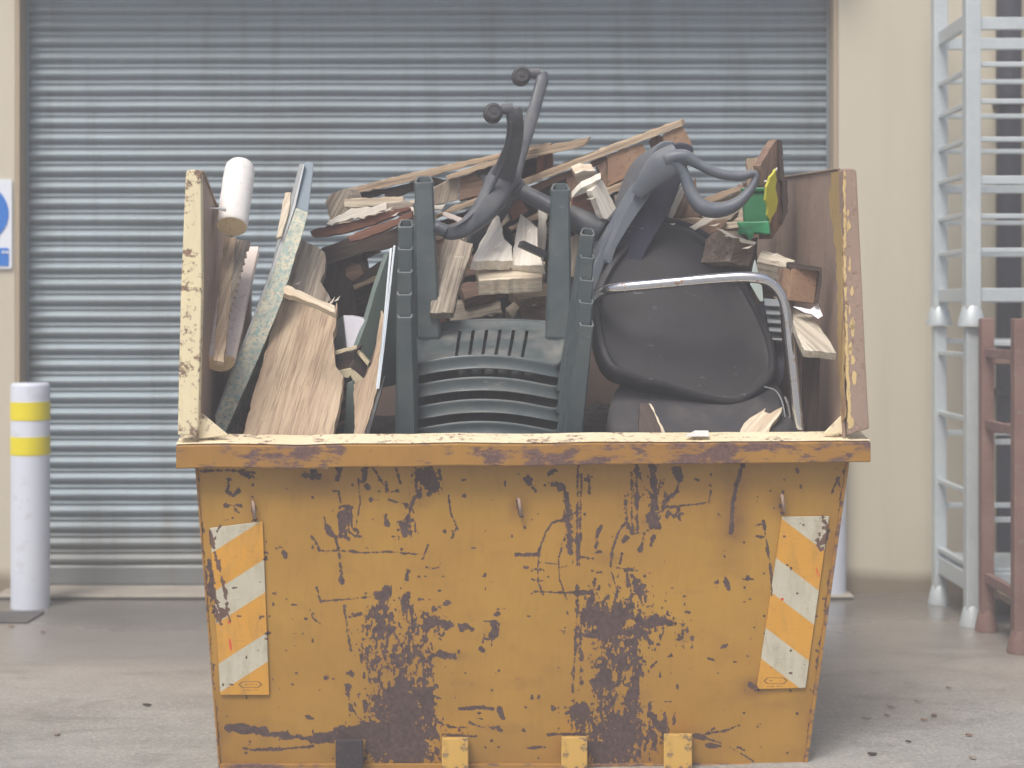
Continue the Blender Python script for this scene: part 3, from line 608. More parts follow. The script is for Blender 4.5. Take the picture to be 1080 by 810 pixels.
FP = grid_panel('front_panel', 'skip', [(207, 489), (893, 485), (848, 811), (232, 811)], .06, 760, 360, .006, skip, {'wear_shade': wear_shade, 'stain': stain}, bulge)
# depth of skip
DP = 1.4
def deep(p, d): return p+DV*d
def quad(*p): return list(p)
A0, B0, C0, D0 = S(208, 489, .068), S(892, 485, .068), S(847, 811, .068), S(233, 811, .068)
MB().prism([deep(A0, DP-.07), deep(B0, DP-.07), deep(C0, DP-.07), deep(D0, DP-.07)], DV*.006).build('back_panel', 'skip_inner', skip)
zbk = Vector((0, 0, .3))
MB().prism([deep(A0, DP-.07)+zbk, deep(B0, DP-.07)+zbk, deep(B0, DP-.07)+Vector((0,0,.002)), deep(A0, DP-.07)+Vector((0,0,.002))], DV*.006).build('back_panel', 'skip_inner', skip)
MB().prism([D0+Vector((0, 0, .012)), C0+Vector((0, 0, .012)), deep(C0, DP-.08)+Vector((0, 0, .012)), deep(D0, DP-.08)+Vector((0, 0, .012))], (0, 0, .006)).build('floor', 'skip_inner', skip)
# lower side walls
for P0, P1, sx in ((A0, D0, 1), (B0, C0, -1)):
    MB().prism([P0, P1, deep(P1, DP-.08), deep(P0, DP-.08)], (-sx*.006, 0, 0)).build('side_wall', 'skip', skip)
# upper side walls: the tall cheeks
LT, LB = S(211, 181, .02), S(209, 470, .02); RT, RB = S(889.5, 178, .02), S(889, 470, .02)
LTb = deep(LT, 1.33); LTb.z = 1.44; RTb = deep(RT, 1.33); RTb.z = 1.735
LM = deep(LT, .1); LM.z = LT.z-.01; LM2 = deep(LT, .45); LM2.z = LT.z-.085
MB().prism([LT, LM, LM2, LTb, deep(LB, 1.33), LB], (-.006, 0, 0)).build('side_wall', 'skip_inner', skip)
MB().prism([RT, RTb, deep(RB, 1.33), RB], (.006, 0, 0)).build('side_wall', 'skip_inner', skip)
for a, b in ((LM, LM2), (LM2, LTb), (deep(RT, .05), RTb)):
    MB().beam(a+Vector((0, 0, .004)), b+Vector((0, 0, .004)), .012, .006).build('top_edge', 'skip_inner', skip, bevel=.002)
MB().beam(deep(LT, .03)+Vector((0,0,.004)), LM+Vector((0,0,.004)), .012, .006).build('top_edge', 'skip_inner', skip, bevel=.002)
MB().beam(LTb, LTb+Vector((0, 0, -.42)), .04, .04, up=(0, 1, 0)).build('corner_post', 'skip_inner', skip, bevel=.003)
MB().beam(RTb, RTb+Vector((0, 0, -.70)), .04, .04, up=(0, 1, 0)).build('corner_post', 'skip_inner', skip, bevel=.003)
# front posts
def spoly(pts, d): return [S(x, y, d) for x, y in pts]
MB().prism(spoly([(196, 181), (199, 179), (209, 179), (212, 182), (213, 300), (209, 459), (187.5, 459), (189, 380), (191, 300)], .0), DV*.05).build('front_post', 'skip_post', skip, bevel=.004)
MB().prism(spoly([(889.5, 179), (892, 177.5), (900, 177.5), (903.5, 180), (909, 290), (913, 380), (917, 452), (895, 459), (893, 400), (891, 300)], .0), DV*.05).build('front_post', 'skip_rust', skip, bevel=.004)
yl = roughen([(889.6, 181), (891.6, 181), (892.6, 300), (896, 400), (898, 452), (894.6, 452), (892.6, 400), (890.6, 300)], .9, 4)
MB().prism(spoly(yl, -.0015), DV*.003).build('yellow_edge', 'skip_line', skip)
yb = roughen([(878, 182), (888, 180), (890.5, 300), (893, 440), (889, 446), (885, 380), (884, 280), (876, 215)], 1.2, 6)
def Rin(px, py):       # a point on the inside of the right cheek
    lo, hi = 0.0, 1.3
    for _ in range(30):
        m_ = (lo+hi)/2
        if S(px, py, m_).x < deep(RT, m_-.02).x: lo = m_
        else: hi = m_
    return S(px, py, lo)-Vector((.002, 0, 0))
MB().prism([Rin(*p) for p in yb], (-.002, 0, 0)).build('yellow_edge', 'strip', skip)
for k in range(16):
    t_ = random.random()**.8; x_ = 893+t_*5+abs(random.gauss(0, 3.2)); y_ = 186+t_*262; a_ = random.uniform(1.0, 2.8); b_ = random.uniform(2, 9)
    q_ = [(x_+a_*math.cos(j)*random.uniform(.6, 1.2), y_+b_*math.sin(j)*random.uniform(.6, 1.2)) for j in (0, .8, 1.6, 2.4, 3.2, 4, 4.8, 5.6)]
    MB().prism(spoly(q_, -.0009), DV*.002).build('paint_remnant', 'skip_line', skip)
# rim: front flange with a sloping top
rl, rr_ = [], []
for (x, yt, yb_, lst) in ((185.5, 470.5, 494.5, rl), (918.5, 466.5, 487.5, rr_)):
    lst += [S(x, yt, 0), S(x, yb_, 0), S(x, yb_, 0)+DV*.10, S(x, yt, 0)+DV*.105+Vector((0, 0, .018))]
m_ = MB(); N = 60; Ls = []
for i in range(N+1):
    f = i/N; dz = Vector((0, 0, (mnoise.noise(Vector((f*9, 0, 0))))*.004+mnoise.noise(Vector((f*31, 3, 0)))*.0016)); dy = DV*(mnoise.noise(Vector((f*7, 5, 0)))*.007+mnoise.noise(Vector((f*29, 9, 0)))*.002)
    Ls.append([a.lerp(b, f)+dz+dy for a, b in zip(rl, rr_)])
m_.loops(Ls).build('front_rim', 'skip_rim', skip, bevel=.003)
Ls2 = []
for i in range(N+1):
    f = i/N; L = Ls[i]; up = Vector((0, 0, .0025)); Ls2.append([L[0].lerp(L[3], .05)+up, L[0].lerp(L[3], .05)+up*2, L[3]+up*2-DV*.001, L[3]+up-DV*.001])
MB().loops(Ls2).build('rim_top', 'skip_cream', skip, bevel=.001)
MB().prism([S(733, 458.5, .07)+Vector((0,0,.01)), S(747, 458.5, .07)+Vector((0,0,.01)), S(748, 465, .01)+Vector((0,0,.012)), S(722, 465, .01)+Vector((0,0,.012))], (0, 0, .002)).build('paint_patch', 'paint_white', skip)
# flange over the right end and corner gussets
MB().prism(spoly([(209, 437), (213, 436), (241, 459), (209, 463)], .03), DV*.01).build('gusset', 'skip_cream', skip, bevel=.002)
MB().prism(spoly([(893, 433), (897, 432), (900, 458), (868, 458)], .03), DV*.01).build('gusset', 'skip_cream', skip, bevel=.002)
MB().prism([S(892.5, 489, .055), S(896, 487, .055), S(851, 811, .055), S(847.5, 811, .055)], DV*.02).build('corner_strip', 'skip_rim', skip, bevel=.001)
MB().prism([S(207.5, 491, .055), S(205.5, 491, .055), S(230.5, 811, .055), S(232.5, 811, .055)], DV*.02).build('corner_strip', 'skip_rim', skip, bevel=.001)
MB().prism(spoly([(232, 806), (848, 806), (848, 813), (232, 813)], .050), DV*.012).build('bottom_strip', 'skip_rim', skip, bevel=.002)
for x0_, x1_, top, mt in ((354, 383, 779, 'lug_dark'), (466, 494, 777, 'lug'), (592, 619.5, 776, 'lug'), (700, 730, 773, 'lug')):
    MB().prism([S(x0_, top, .055), S(x1_, top, .055), S(x1_, top+1.5, 0.0), S(x0_, top+1.5, 0.0)], (0, 0, -(H-(top-HY)*4.5/F)+.005)).build('fork_lug', mt, skip, bevel=.003)
for hx, hy in ((267, 538), (547.5, 535), (825, 531)):
    MB().tube([S(hx-1, hy-9, .055), S(hx, hy-7, .035), S(hx+1, hy, .03), S(hx+2, hy+6, .04), S(hx+2, hy+8, .055)], .0045, n=8, sub=3).build('rope_hook', 'skip_rust', skip, smooth=True)
def mk_white(left):
    def fn(px, py):
        if left:
            xl = 221.5+(py-551)/182*11; v = py+.62*(px-xl); return ((v < 583) | ((v > 624) & (v < 658)) | ((v > 700) & (v < 730))).astype(float)
        xl = 824-(py-545)/182*26; v = py-.69*(px-xl); return ((v < 546.5) | ((v > 588) & (v < 624)) | ((v > 662) & (v < 694.5))).astype(float)
    return fn
def ink(cx, cy):
    def fn(px, py):
        x, y = np.abs(px-cx), np.abs(py-cy); k = np.maximum(x+y*1.2, y*3.2+2); ring = np.abs(k-12.0)
        w = np.clip(1-ring/2.2, 0, 1); w = np.maximum(w, np.clip(1-np.abs(y)/1.2, 0, 1)*(x < 7)*(fbm(px, py*0, 1.1, 1, 1, 5) > .45))
        return np.maximum(w, np.clip(1-np.abs(py-cy-6)/1.0, 0, 1)*(x < 9)*.8*(fbm(px, py*0, .9, 1, 1, 6) > .4))
    return fn
def redf(px, py): return np.maximum(0, np.maximum(1-np.hypot((px-242)/4, (py-656)/4), 1-np.hypot((px-243-(py-680)*.15)/3, (py-680)/14)))*(px < 400)+np.clip(1.0-np.hypot((px-861-(py-600)*.2)/3.2, (py-602)/12)+(fbm(px, py, 2.5, 5, 3, 8)-.55)*1.6, 0, 1)*(px > 500)+np.maximum(0, 1.1-np.hypot(px-825, py-632)/3)*(px > 500)
grid_panel('hazard_marking', 'marking', [(221.5, 557), (277, 550), (284, 733), (232.5, 733)], .0525, 112, 360, .004, skip, {'wear_shade': wear_shade, 'white': mk_white(True), 'ink': ink(264, 722), 'red': redf}, bulge)
grid_panel('hazard_marking', 'marking', [(825, 545), (874.5, 544.5), (849.5, 725.5), (798, 727)], .0525, 112, 360, .004, skip, {'wear_shade': wear_shade, 'white': mk_white(False), 'ink': ink(818, 718), 'red': redf}, bulge)
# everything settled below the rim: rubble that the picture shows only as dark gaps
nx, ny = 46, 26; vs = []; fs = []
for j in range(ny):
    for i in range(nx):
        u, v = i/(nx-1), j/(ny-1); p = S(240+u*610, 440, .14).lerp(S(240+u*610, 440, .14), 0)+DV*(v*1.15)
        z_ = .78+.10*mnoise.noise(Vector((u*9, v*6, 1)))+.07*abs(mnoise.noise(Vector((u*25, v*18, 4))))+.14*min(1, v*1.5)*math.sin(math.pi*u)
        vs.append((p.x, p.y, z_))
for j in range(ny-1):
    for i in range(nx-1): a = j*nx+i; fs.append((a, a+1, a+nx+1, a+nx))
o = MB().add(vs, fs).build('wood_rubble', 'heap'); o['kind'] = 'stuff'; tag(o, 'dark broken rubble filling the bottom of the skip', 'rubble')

# ------------------------------------------------------------------ what lies in the skip: left side
def PX(o): return o
# white painted round post, cut end towards the camera
A = W(244.5, 239, 4.76); ax = Vector((.004, .60, .80)).normalized(); Rp = .0455; LP_ = .25
uu = ax.cross(Vector((1, 0, 0))).normalized(); vv = ax.cross(uu)
Ls = []
for f, r_ in [(0, .94), (.01, .99), (.04, 1)]+[(k/10, 1.0+.01*math.sin(k*2.1)) for k in range(1, 9)]+[(.86, .985), (.92, .93), (.96, .80), (.985, .60), (1.0, .3)]:
    c = A+ax*LP_*f; Ls.append([c+(uu*math.cos(2*math.pi*k/36)+vv*math.sin(2*math.pi*k/36))*Rp*r_*(1+.012*mnoise.noise(Vector((f*6, k*.5, 0)))) for k in range(36)])
o = MB().loops(Ls, False, True).build('round_post', 'paint_white', smooth=True, grain=ax)
tag(o, 'short white painted round timber post with rounded top, cut end facing forward', 'post')
MB().loops([[p+ax*.0005 for p in Ls[0]], [A+(p-A)*.5-ax*.001 for p in Ls[0]]], False, True).build('cut_end', 'ply_end', o)
MB().tube([W(238, 221, 4.70), W(230, 220, 4.69), W(221, 219.5, 4.68)], [.006, .0035, .0012], n=8, sub=2).build('screw', 'screw', o, smooth=True)
# half round pole with a brown batten and a serrated strip
A = W(231, 379, 4.70); B = W(258, 263, 5.12); ax = (B-A).normalized(); uu = Vector((1, 0, 0))-ax*ax.x; uu.normalize(); vv = ax.cross(uu)
if vv.y > 0: vv = -vv
Rp = .047; Ls = []
for f in (0, .01, .3, .6, .97, 1):
    c = A.lerp(B, f); rr = Rp*(.97 if f in (0, 1) else 1)
    Ls.append([c+(uu*math.cos(a)-vv*math.sin(a)*1.0)*rr for a in [math.pi*k/16 for k in range(17)]]+[c-uu*rr*.96+vv*.012, c+uu*rr*.96+vv*.012][::1])
Ls = [L[:17]+[L[17], L[18]] for L in Ls]
pole = MB().loops(Ls).build('half_round_pole', 'pink_white', grain=ax, bevel=.001)
tag(pole, 'pinkish half round pole leaning below the white post, brown batten along it', 'pole')
cE = A+vv*.0; MB().loops([[p-ax*.0006 for p in Ls[0]], [cE+(p-cE)*.6-ax*.0015 for p in Ls[0]]], False, True).build('cut_end', 'ply_end', pole)
plate('batten', 'slat', [(237, 249), (248.5, 250), (243, 310), (236, 382), (225, 380), (231, 300)], 4.72, .022, tilt=(0, -.33), parent=pole, ang=82)
ser = [(248, 252), (264, 254)]
yy_, xx_ = 262.0, 262.0
while yy_ < 368: ser += [(xx_, yy_), (xx_-2.6, yy_+.6)]; yy_ += 7.2; xx_ -= 1.95
ser += [(232, 374), (236, 366), (242, 310)]
plate('serrated_strip', 'grey_wood', ser, 4.735, .012, tilt=(0, -.33), parent=pole, ang=80, amp=0)
# flecked worktop standing on edge
wt = thing('worktop', W(230, 470, 4.75), 'leaning worktop board with flecked grey-green edge and blue-grey tip', 'worktop')
EX = Vector((-.085, .55, .05))
def worktop_piece(pts, Ya, ya, Yb, yb_, f0, f1, name, mat, bev, **kw):
    fr_ = yline(pts, Ya, ya, Yb, yb_); A_, B_ = [], []
    for (x, y), p in zip(pts, fr_):
        t_ = min(1, max(0, (y-250)/170)); e = EX.lerp(Vector((.012, .26, .02)), t_); A_.append(p+e*f0); B_.append(p+e*f1)
    return MB().loops([A_, B_]).build(name, mat, wt, bevel=bev, **kw)
def yline(pts, Ya, ya, Yb, yb_): return [W(x, y, Ya+(Yb-Ya)*(y-ya)/(yb_-ya)) for x, y in pts]
q = roughen([(311.5, 219), (325, 224), (318, 250), (310, 276), (298, 316), (283, 352), (262, 402), (237, 458), (237, 480), (226, 480), (227, 440), (246, 392), (266, 342), (287, 290), (301, 250)], .35, 8)
worktop_piece(q, 4.95, 219, 4.72, 480, 0, 1, 'board', 'fleck', .002, grain=(.35, 0, .9))
worktop_piece([(321.5, 171.5), (326, 170.5), (330.5, 173), (330, 183), (325, 224), (311.5, 219), (315, 195)], 5.0, 171, 4.952, 224, 0, 1, 'end_piece', 'blue_grey', .002)
q = [(320, 173), (321.6, 173), (311.3, 219), (301, 250), (287, 290), (266, 342), (246, 392), (227, 440), (225.5, 440), (244, 391), (264, 341), (284, 290), (298, 249), (309, 217)]
worktop_piece(q, 4.97, 171, 4.74, 480, .02, .92, 'laminate_face', 'laminate', .001)
plate('batten', 'pale', [(300.5, 203), (307, 202.5), (306, 215), (297.5, 249), (291, 251), (294, 236)], 4.93, .02, tilt=(0, -.1), ang=70, label='thin cream batten standing against the side of the worktop', cat='batten')

# the wide plank
pk = plate('plank', 'plank', [(299, 304), (300, 306), (328, 318), (353, 329), (354, 322), (355.5, 318), (354, 345), (351, 352), (352.5, 372), (354, 386), (362.5, 397), (361, 412), (355, 440), (349, 470), (346, 492), (246, 492), (256.5, 457.5), (270, 405), (284, 357)], 4.80, .034, tilt=(0, -.26), ang=80, label='wide pale plank with broken top leaning on the front rim', cat='plank')
plate('broken_edge', 'pale', [(299, 303), (303, 300.5), (322, 309), (342, 318), (353, 322), (353.5, 330), (330, 320), (315, 314), (299, 309)], 4.80-.27*-.62*-1+.012, .02, tilt=(0, -.26), ang=-25, parent=pk)
plate('plank', 'grey_wood', [(314.5, 254), (321, 253), (324.5, 256), (333, 259), (342.5, 266), (344, 274), (342.5, 287), (338, 297), (343, 305), (349, 316), (340, 322), (300, 312), (302, 301), (308, 275)], 5.02, .03, tilt=(0, -.2), ang=78, label='greyish brown cracked plank end just above the wide pale plank', cat='plank')
plate('plank', 'brown', [(252, 403), (269, 404), (262, 440), (252, 480), (240, 480), (246, 440)], 4.95, .03, tilt=(0, -.2), ang=80, label='narrow brown plank between the worktop and the wide pale plank', cat='plank')
o = MB().tube([W(277, 322, 4.92), W(282, 329, 4.9), W(285, 338, 4.9)], [.008, .012, .004], n=10).build('plastic_scrap', 'pale_plastic', smooth=True); tag(o, 'small pale plastic scrap on the right edge of the worktop', 'scrap')

# frame corner, white box, boards in front of the dark gap
o = MB().prism([W(362, 332.5, 4.98), W(386, 337.5, 4.98), W(377, 366, 4.96), W(366, 369, 4.96)], (.02, .10, 0)).build('box', 'white_card', bevel=.002); tag(o, 'small white box behind the dark wooden frame corner', 'box')
MB().prism([W(362, 332.5, 4.979), W(365.8, 369, 4.959), W(354, 372, 5.03), W(353, 340, 5.05)], (.01, .05, 0)).build('side_face', 'vent', o)  # shaded side of the white box, darkened by its grey colour
fr = thing('picture_frame', W(372, 406, 4.9), 'corner of a dark wooden frame with cream edges', 'frame')
plate('frame_bar', 'dark_frame', [(353, 374), (376, 368.5), (371, 387.5), (353, 391.5)], 4.90, .05, parent=fr, tilt=(-.1, .1))
plate('cream_edge', 'cream_edge', [(353, 370), (376, 364), (376.5, 368.8), (353, 374.5)], 4.895, .055, parent=fr, amp=.1)
plate('cream_edge', 'cream_edge', [(353, 391.5), (371, 387.5), (372, 394), (367, 399), (362, 398)], 4.89, .05, parent=fr, amp=.1)
plate('frame_bar', 'dark_frame', [(376.2, 371), (388, 385), (384, 400), (371, 387.5)], 4.90, .05, parent=fr, tilt=(.2, 0))
plate('cream_edge', 'cream_edge', [(376, 366.5), (389.5, 382), (388, 386.5), (375, 371)], 4.893, .055, parent=fr, amp=.1)
plate('cream_edge', 'cream_edge', [(371, 387.5), (383.5, 400), (374, 405), (370, 397)], 4.89, .05, parent=fr, amp=.1)
plate('board', 'sheet_green', [(409.5, 267), (412, 290), (403, 345), (389.5, 384), (376.5, 366.5), (386.7, 339), (397, 303)], 5.0, .02, tilt=(.3, 0), ang=70, amp=.1, label='dark grey-green board leaning behind the wooden frame corner', cat='board')
plate('plank', 'plank', [(401.5, 328), (403, 327), (405, 332), (404.5, 352), (403.5, 370), (401, 398), (394, 425), (381, 470), (374, 470), (373, 405), (383, 399.5), (392, 384), (397, 363), (399.3, 345)], 4.83, .03, tilt=(0, -.2), ang=78, label='narrow pale plank right of the wooden frame corner', cat='plank')
plate('board', 'sheet_green', [(366, 404), (373, 401), (373.5, 470), (362, 470)], 4.87, .02, ang=85, amp=.1, label='thin grey-green strip below the wooden frame corner', cat='board')
for i, (a, b, mt, lb) in enumerate(((404, 412, 'red', 'reddish offcut uppermost in the gap right of the wide plank'), (414, 424, 'brown', 'brown offcut with lit edge second in the gap right of the wide plank'), (427, 437, 'red', 'reddish offcut third in the gap right of the wide plank'), (440, 450, 'brown', 'brown offcut lowest in the gap right of the wide plank'))):
    plate('offcut', mt, [(354-i*2, b+2), (368, a), (369, a+5), (354-i*2, b+6)], 4.93, .06, ang=-10+i*8, label=lb, cat='offcut')
    
plate('trim_strip', 'black_plastic', [(404, 396), (407, 396), (386, 470), (381, 470)], 4.72, .01, tilt=(0, -.15), ang=75, amp=0, label='thin dark plastic strip right of the narrow pale plank', cat='strip')
for (xa, xb, y0_, lb) in ((411.2, 413.6, 262, 'left one of two thin sheets with bright edges beside the chair legs'), (415, 417, 259, 'right one of two thin sheets with bright edges beside the chair legs')):
    dx = -(xa-404)*.55-5
    o = MB().prism([W(xa, y0_, 4.86), W(xb, y0_-.5, 4.86), W(xb+dx, 362, 4.78), W(xb+dx-6, 410, 4.75), W(xa+dx-6, 410, 4.75), W(xa+dx, 362, 4.78)], (.035, .32, .0)).build('sheet', 'sheet_green', bevel=.0008)
    MB().prism([W(xa, y0_, 4.858), W(xb, y0_-.5, 4.858), W(xb+dx, 362, 4.778), W(xb+dx-6, 410, 4.748), W(xa+dx-6, 410, 4.748), W(xa+dx, 362, 4.778)], (0, -.002, 0)).build('edge', 'sheet_edge', o)
    tag(o, lb, 'sheet')

# ------------------------------------------------------------------ splintered boards and pallets at the back left
o = plate('splintered_board', 'red', [(326.7, 244.4), (330, 250), (345, 249), (359, 246.7), (376, 242), (391, 237.8), (412, 230), (433.5, 220.5), (432, 218), (409, 221), (396, 224), (378, 232), (352, 237), (337, 240)], 5.15, .05, tilt=(0, 0), ang=13, amp=.9, label='upper reddish board with a fresh splintered break', cat='board')
plate('fresh_break', 'white_wood', [(344, 236), (350, 231), (357, 227), (370, 219.5), (381, 219), (397, 217), (408, 213.5), (408, 221), (400, 223), (396, 227), (388, 227), (384, 231), (376, 230), (366, 233), (358, 234), (350, 238)], 5.14, .035, ang=20, amp=1.2, parent=o)
for a in range(6):
    x = 352+a*11; y = 236-a*2.5; MB().tube([W(x, y, 5.135), W(x+4, y-2, 5.12), W(x+random.uniform(5, 9), y-random.uniform(1, 5), 5.11)], [.003, .002, .0006], n=5, sub=2).build('splinter', 'white_wood', o)
plate('board', 'red', [(366.5, 249), (369, 255), (386, 251), (402, 245), (420, 237), (434.5, 230), (435.5, 222), (425, 226), (418, 231), (405, 235), (392, 239)], 5.10, .05, ang=17, amp=.8, label='lower reddish board just under the splintered one', cat='board')
pa = thing('broken_pallet', W(450, 230, 5.45), 'broken pallet tipped up at the back left with long thin top slats', 'pallet')
plate('slat', 'slat', [(365.5, 199.5), (400, 190.5), (440, 181), (485, 171), (523, 162.5), (562, 153.5), (580, 151), (580, 156), (540, 163), (500, 173), (455, 186), (410, 197), (368.5, 205)], 5.45, .12, ang=13, parent=pa, ext=(.01, .10, .012))
plate('slat', 'slat', [(470, 186), (500, 174.5), (527, 167), (554, 159.4), (590, 151), (622, 144.5), (619, 149), (615, 154.5), (590, 160), (551, 169), (520, 175), (500, 181), (472, 190)], 5.40, .10, ang=13, parent=pa, ext=(.01, .10, .012))
plate('slat', 'dark', [(369, 205.5), (410, 198), (455, 187), (474, 190), (458, 194.5), (436, 200), (412, 208), (404, 209), (407, 203), (392, 207), (384, 210), (370, 209)], 5.47, .06, ang=13, parent=pa)
plate('end_block', 'grey_wood', [(343, 213), (346, 207), (356, 202), (365, 198.5), (368, 205), (370, 213), (364, 226), (349, 234), (346, 226)], 5.38, .08, ang=60, parent=pa, tilt=(-.15, 0))
plate('block', 'grey_wood', [(456.5, 198), (468, 193), (479, 188), (484, 187), (484, 211), (470, 214), (457, 217)], 5.42, .09, ang=75, parent=pa, tilt=(.1, 0))
plate('block', 'brown', [(484.2, 187), (507, 180), (511, 184), (507, 206.5), (484.2, 211)], 5.425, .09, ang=10, parent=pa)
plate('block', 'red', [(567, 162), (583.5, 160), (583.5, 177), (571, 183), (566, 186), (566, 170)], 5.46, .08, ang=85, parent=pa)
plate('slat', 'dark', [(539, 172), (566, 166), (567, 186), (545, 191), (520, 204), (515, 196)], 5.55, .02, ang=13, parent=pa)  # dark sheet put in for the shaded void between the slats
plate('board', 'pale', [(363, 210), (395, 208.5), (425, 207), (426, 213.5), (398, 217), (370, 219), (363, 218)], 5.26, .06, ang=2, label='short pale board lying above the splintered reddish board', cat='board')
plate('offcut', 'grey_wood', [(408.5, 214), (430, 212), (436, 214), (435, 220), (409, 221.5)], 5.22, .05, ang=2, label='small grey offcut at the right end of the short pale board', cat='offcut')
plate('offcut', 'white_wood', [(456, 216.5), (470, 215.5), (466, 221), (456, 221)], 5.36, .03, ang=2, label='tiny cream offcut just right of the tall left chair leg', cat='offcut')
o = plate('stick', 'pink_white', [(466.5, 224.5), (470, 223.5), (490, 231), (498, 237), (494, 240), (484, 235), (467, 227)], 5.2, .02, ang=-22, label='pinkish stick under the lower leg of the chair base', cat='stick')
# dark pallet standing under them
pd = thing('dark_pallet', W(390, 336, 5.3), 'dark stained pallet on its side below the reddish boards', 'pallet')
plate('slat', 'dark', [(337, 263), (352, 257), (366.5, 251), (400, 246), (446, 231), (448, 250), (410, 262), (383, 267), (345, 280)], 5.28, .03, ang=17, parent=pd)
plate('block', 'dark', [(343, 279), (383.5, 267), (386, 276), (391, 298), (373, 305), (376, 330), (380, 340), (352, 340), (345, 305)], 5.30, .09, ang=80, parent=pd)
plate('worn_patch', 'brown', [(364, 284), (370, 277), (380, 279), (384, 290), (372, 298), (365, 292)], 5.297, .01, ang=20, parent=pd, amp=1.2)
plate('slat', 'dark', [(388, 283.5), (409, 270), (440, 262), (440, 282), (404, 289), (373, 301.5), (374, 296)], 5.27, .03, ang=22, parent=pd)
plate('slat', 'slat', [(372, 301), (388, 294.5), (403, 288.5), (420, 283), (420, 287), (403, 293.5), (374, 305.5)], 5.26, .06, ang=22, parent=pd)
plate('slat', 'dark', [(374, 306), (403, 294), (450, 282), (452, 305), (420, 318), (376, 330)], 5.32, .03, ang=22, parent=pd)
plate('board', 'red', [(372, 325), (420, 310), (470, 300), (470, 345), (420, 350), (372, 350)], 5.36, .03, ang=15, parent=pd)
plate('block', 'brown', [(383, 264), (394, 261), (401, 265), (384, 273)], 5.33, .07, ang=20, parent=pd)

# ------------------------------------------------------------------ long pallet, right half of the pile
pb = thing('pallet', W(640, 230, 5.4), 'long pallet tipped up behind the office chair with chunky blocks', 'pallet')
plate('slat', 'slat', [(456, 228.5), (480, 217), (504, 208), (530, 198), (553, 189), (600, 171), (640, 155.5), (680, 141), (717.8, 127.2), (720, 133), (685, 146), (640, 163), (600, 178.5), (560, 194), (520, 209), (490, 219), (458, 232)], 5.40, .10, ang=21, parent=pb, ext=(.02, .10, .02))
plate('slat', 'brown', [(556, 197), (600, 179.5), (640, 164.5), (655, 160), (655, 163.5), (630, 173), (597, 189), (570, 200), (562, 203)], 5.44, .08, ang=21, parent=pb)
plate('slat', 'slat', [(600, 214), (640, 199.4), (656, 193), (673, 186.5), (700, 176), (700, 181), (674, 192), (642, 205.5), (600, 221)], 5.36, .10, ang=21, parent=pb, ext=(.02, .10, .02))
plate('slat', 'slat', [(536, 240), (552, 231), (567, 224), (600, 213), (600, 218), (567, 231), (540, 243)], 5.38, .10, ang=21, parent=pb)
plate('block', 'chip', [(640, 164), (655, 157.5), (678, 151.5), (683, 164), (679.5, 177), (660, 187), (641, 197)], 5.41, .09, ang=60, parent=pb)
plate('block', 'brown', [(629, 174.5), (639.5, 168), (641, 198), (655, 192), (640, 200)], 5.415, .09, ang=70, parent=pb)
plate('block', 'brown', [(686, 146), (696, 142), (702, 150), (690, 159)], 5.43, .09, ang=100, parent=pb)
plate('block', 'chip', [(698.5, 142.5), (719.5, 133), (724, 140), (728.5, 149), (732, 162), (729, 168), (715, 165), (700, 156)], 5.41, .09, ang=60, parent=pb)
plate('block', 'brown', [(597, 188), (609, 183), (616, 202), (606, 212), (598, 208)], 5.42, .09, ang=80, parent=pb)
plate('block', 'dark', [(560, 204), (597, 190), (598, 212), (560, 226)], 5.50, .03, ang=20, parent=pb)
plate('slat', 'dark', [(455, 236), (520, 212), (572, 202), (640, 200), (640, 300), (455, 300)], 5.52, .02, ang=20, parent=pb)
plate('block', 'grey_wood', [(523, 222), (534, 216.5), (538.5, 232), (530, 239), (524, 240)], 5.40, .07, ang=100, parent=pb)
plate('block', 'red', [(535.5, 216), (550, 209.5), (557, 223), (540, 232.5)], 5.41, .07, ang=20, parent=pb)
plate('block', 'dark', [(642, 206), (690, 185), (700, 215), (650, 240)], 5.46, .07, ang=20, parent=pb)
plate('offcut', 'grey_wood', [(648, 206), (664, 200), (668, 214), (652, 222)], 5.32, .05, ang=-30, label='grey offcut between the leaning white wood and the office chair', cat='offcut')
plate('slat', 'brown', [(455, 246), (500, 240), (502, 290), (455, 300)], 5.40, .02, ang=10, parent=pb)

# pale offcuts in the middle
plate('offcut', 'white_wood', [(523, 225), (527, 229), (532, 252), (540, 259.5), (541, 275), (498, 275), (501, 268), (506, 256), (513, 245.5)], 5.12, .04, tilt=(.1, -.3), ang=60, label='white triangular offcut right under the chair base', cat='offcut')
plate('offcut', 'white_wood', [(549, 225), (556, 231), (567, 240.5), (566.7, 258), (573, 280), (538, 280), (541, 262), (545, 241)], 5.16, .04, tilt=(-.1, -.3), ang=85, label='white pointed offcut left of the tall right chair leg', cat='offcut')
plate('offcut', 'white_wood', [(568, 219.5), (577, 223.5), (575, 262), (571, 280), (567, 258)], 5.24, .04, ang=88, label='narrow white batten touching the tall right chair leg', cat='offcut')
plate('offcut', 'pale', [(606.7, 183.5), (615.6, 179.5), (628, 180), (631, 190), (624, 196), (613, 199), (610, 193)], 5.22, .05, tilt=(.1, .2), ang=10, label='pale block end topmost of the white pieces right of the tall leg', cat='offcut')
wc = plate('crate_corner', 'white_wood', [(624, 201), (634.4, 189), (638, 194.4), (643, 206), (650, 219.5), (645, 226), (640, 231.5), (636.7, 230.5), (630, 215)], 5.08, .03, tilt=(.2, 0), ang=-62, label='corner of a whitewashed crate with red-brown inside', cat='crate')
plate('crate_side', 'white_wood', [(602.8, 209), (608, 203), (613, 198), (634, 188.5), (624, 201.5), (612, 205.5)], 5.085, .03, tilt=(0, .3), ang=20, parent=wc)
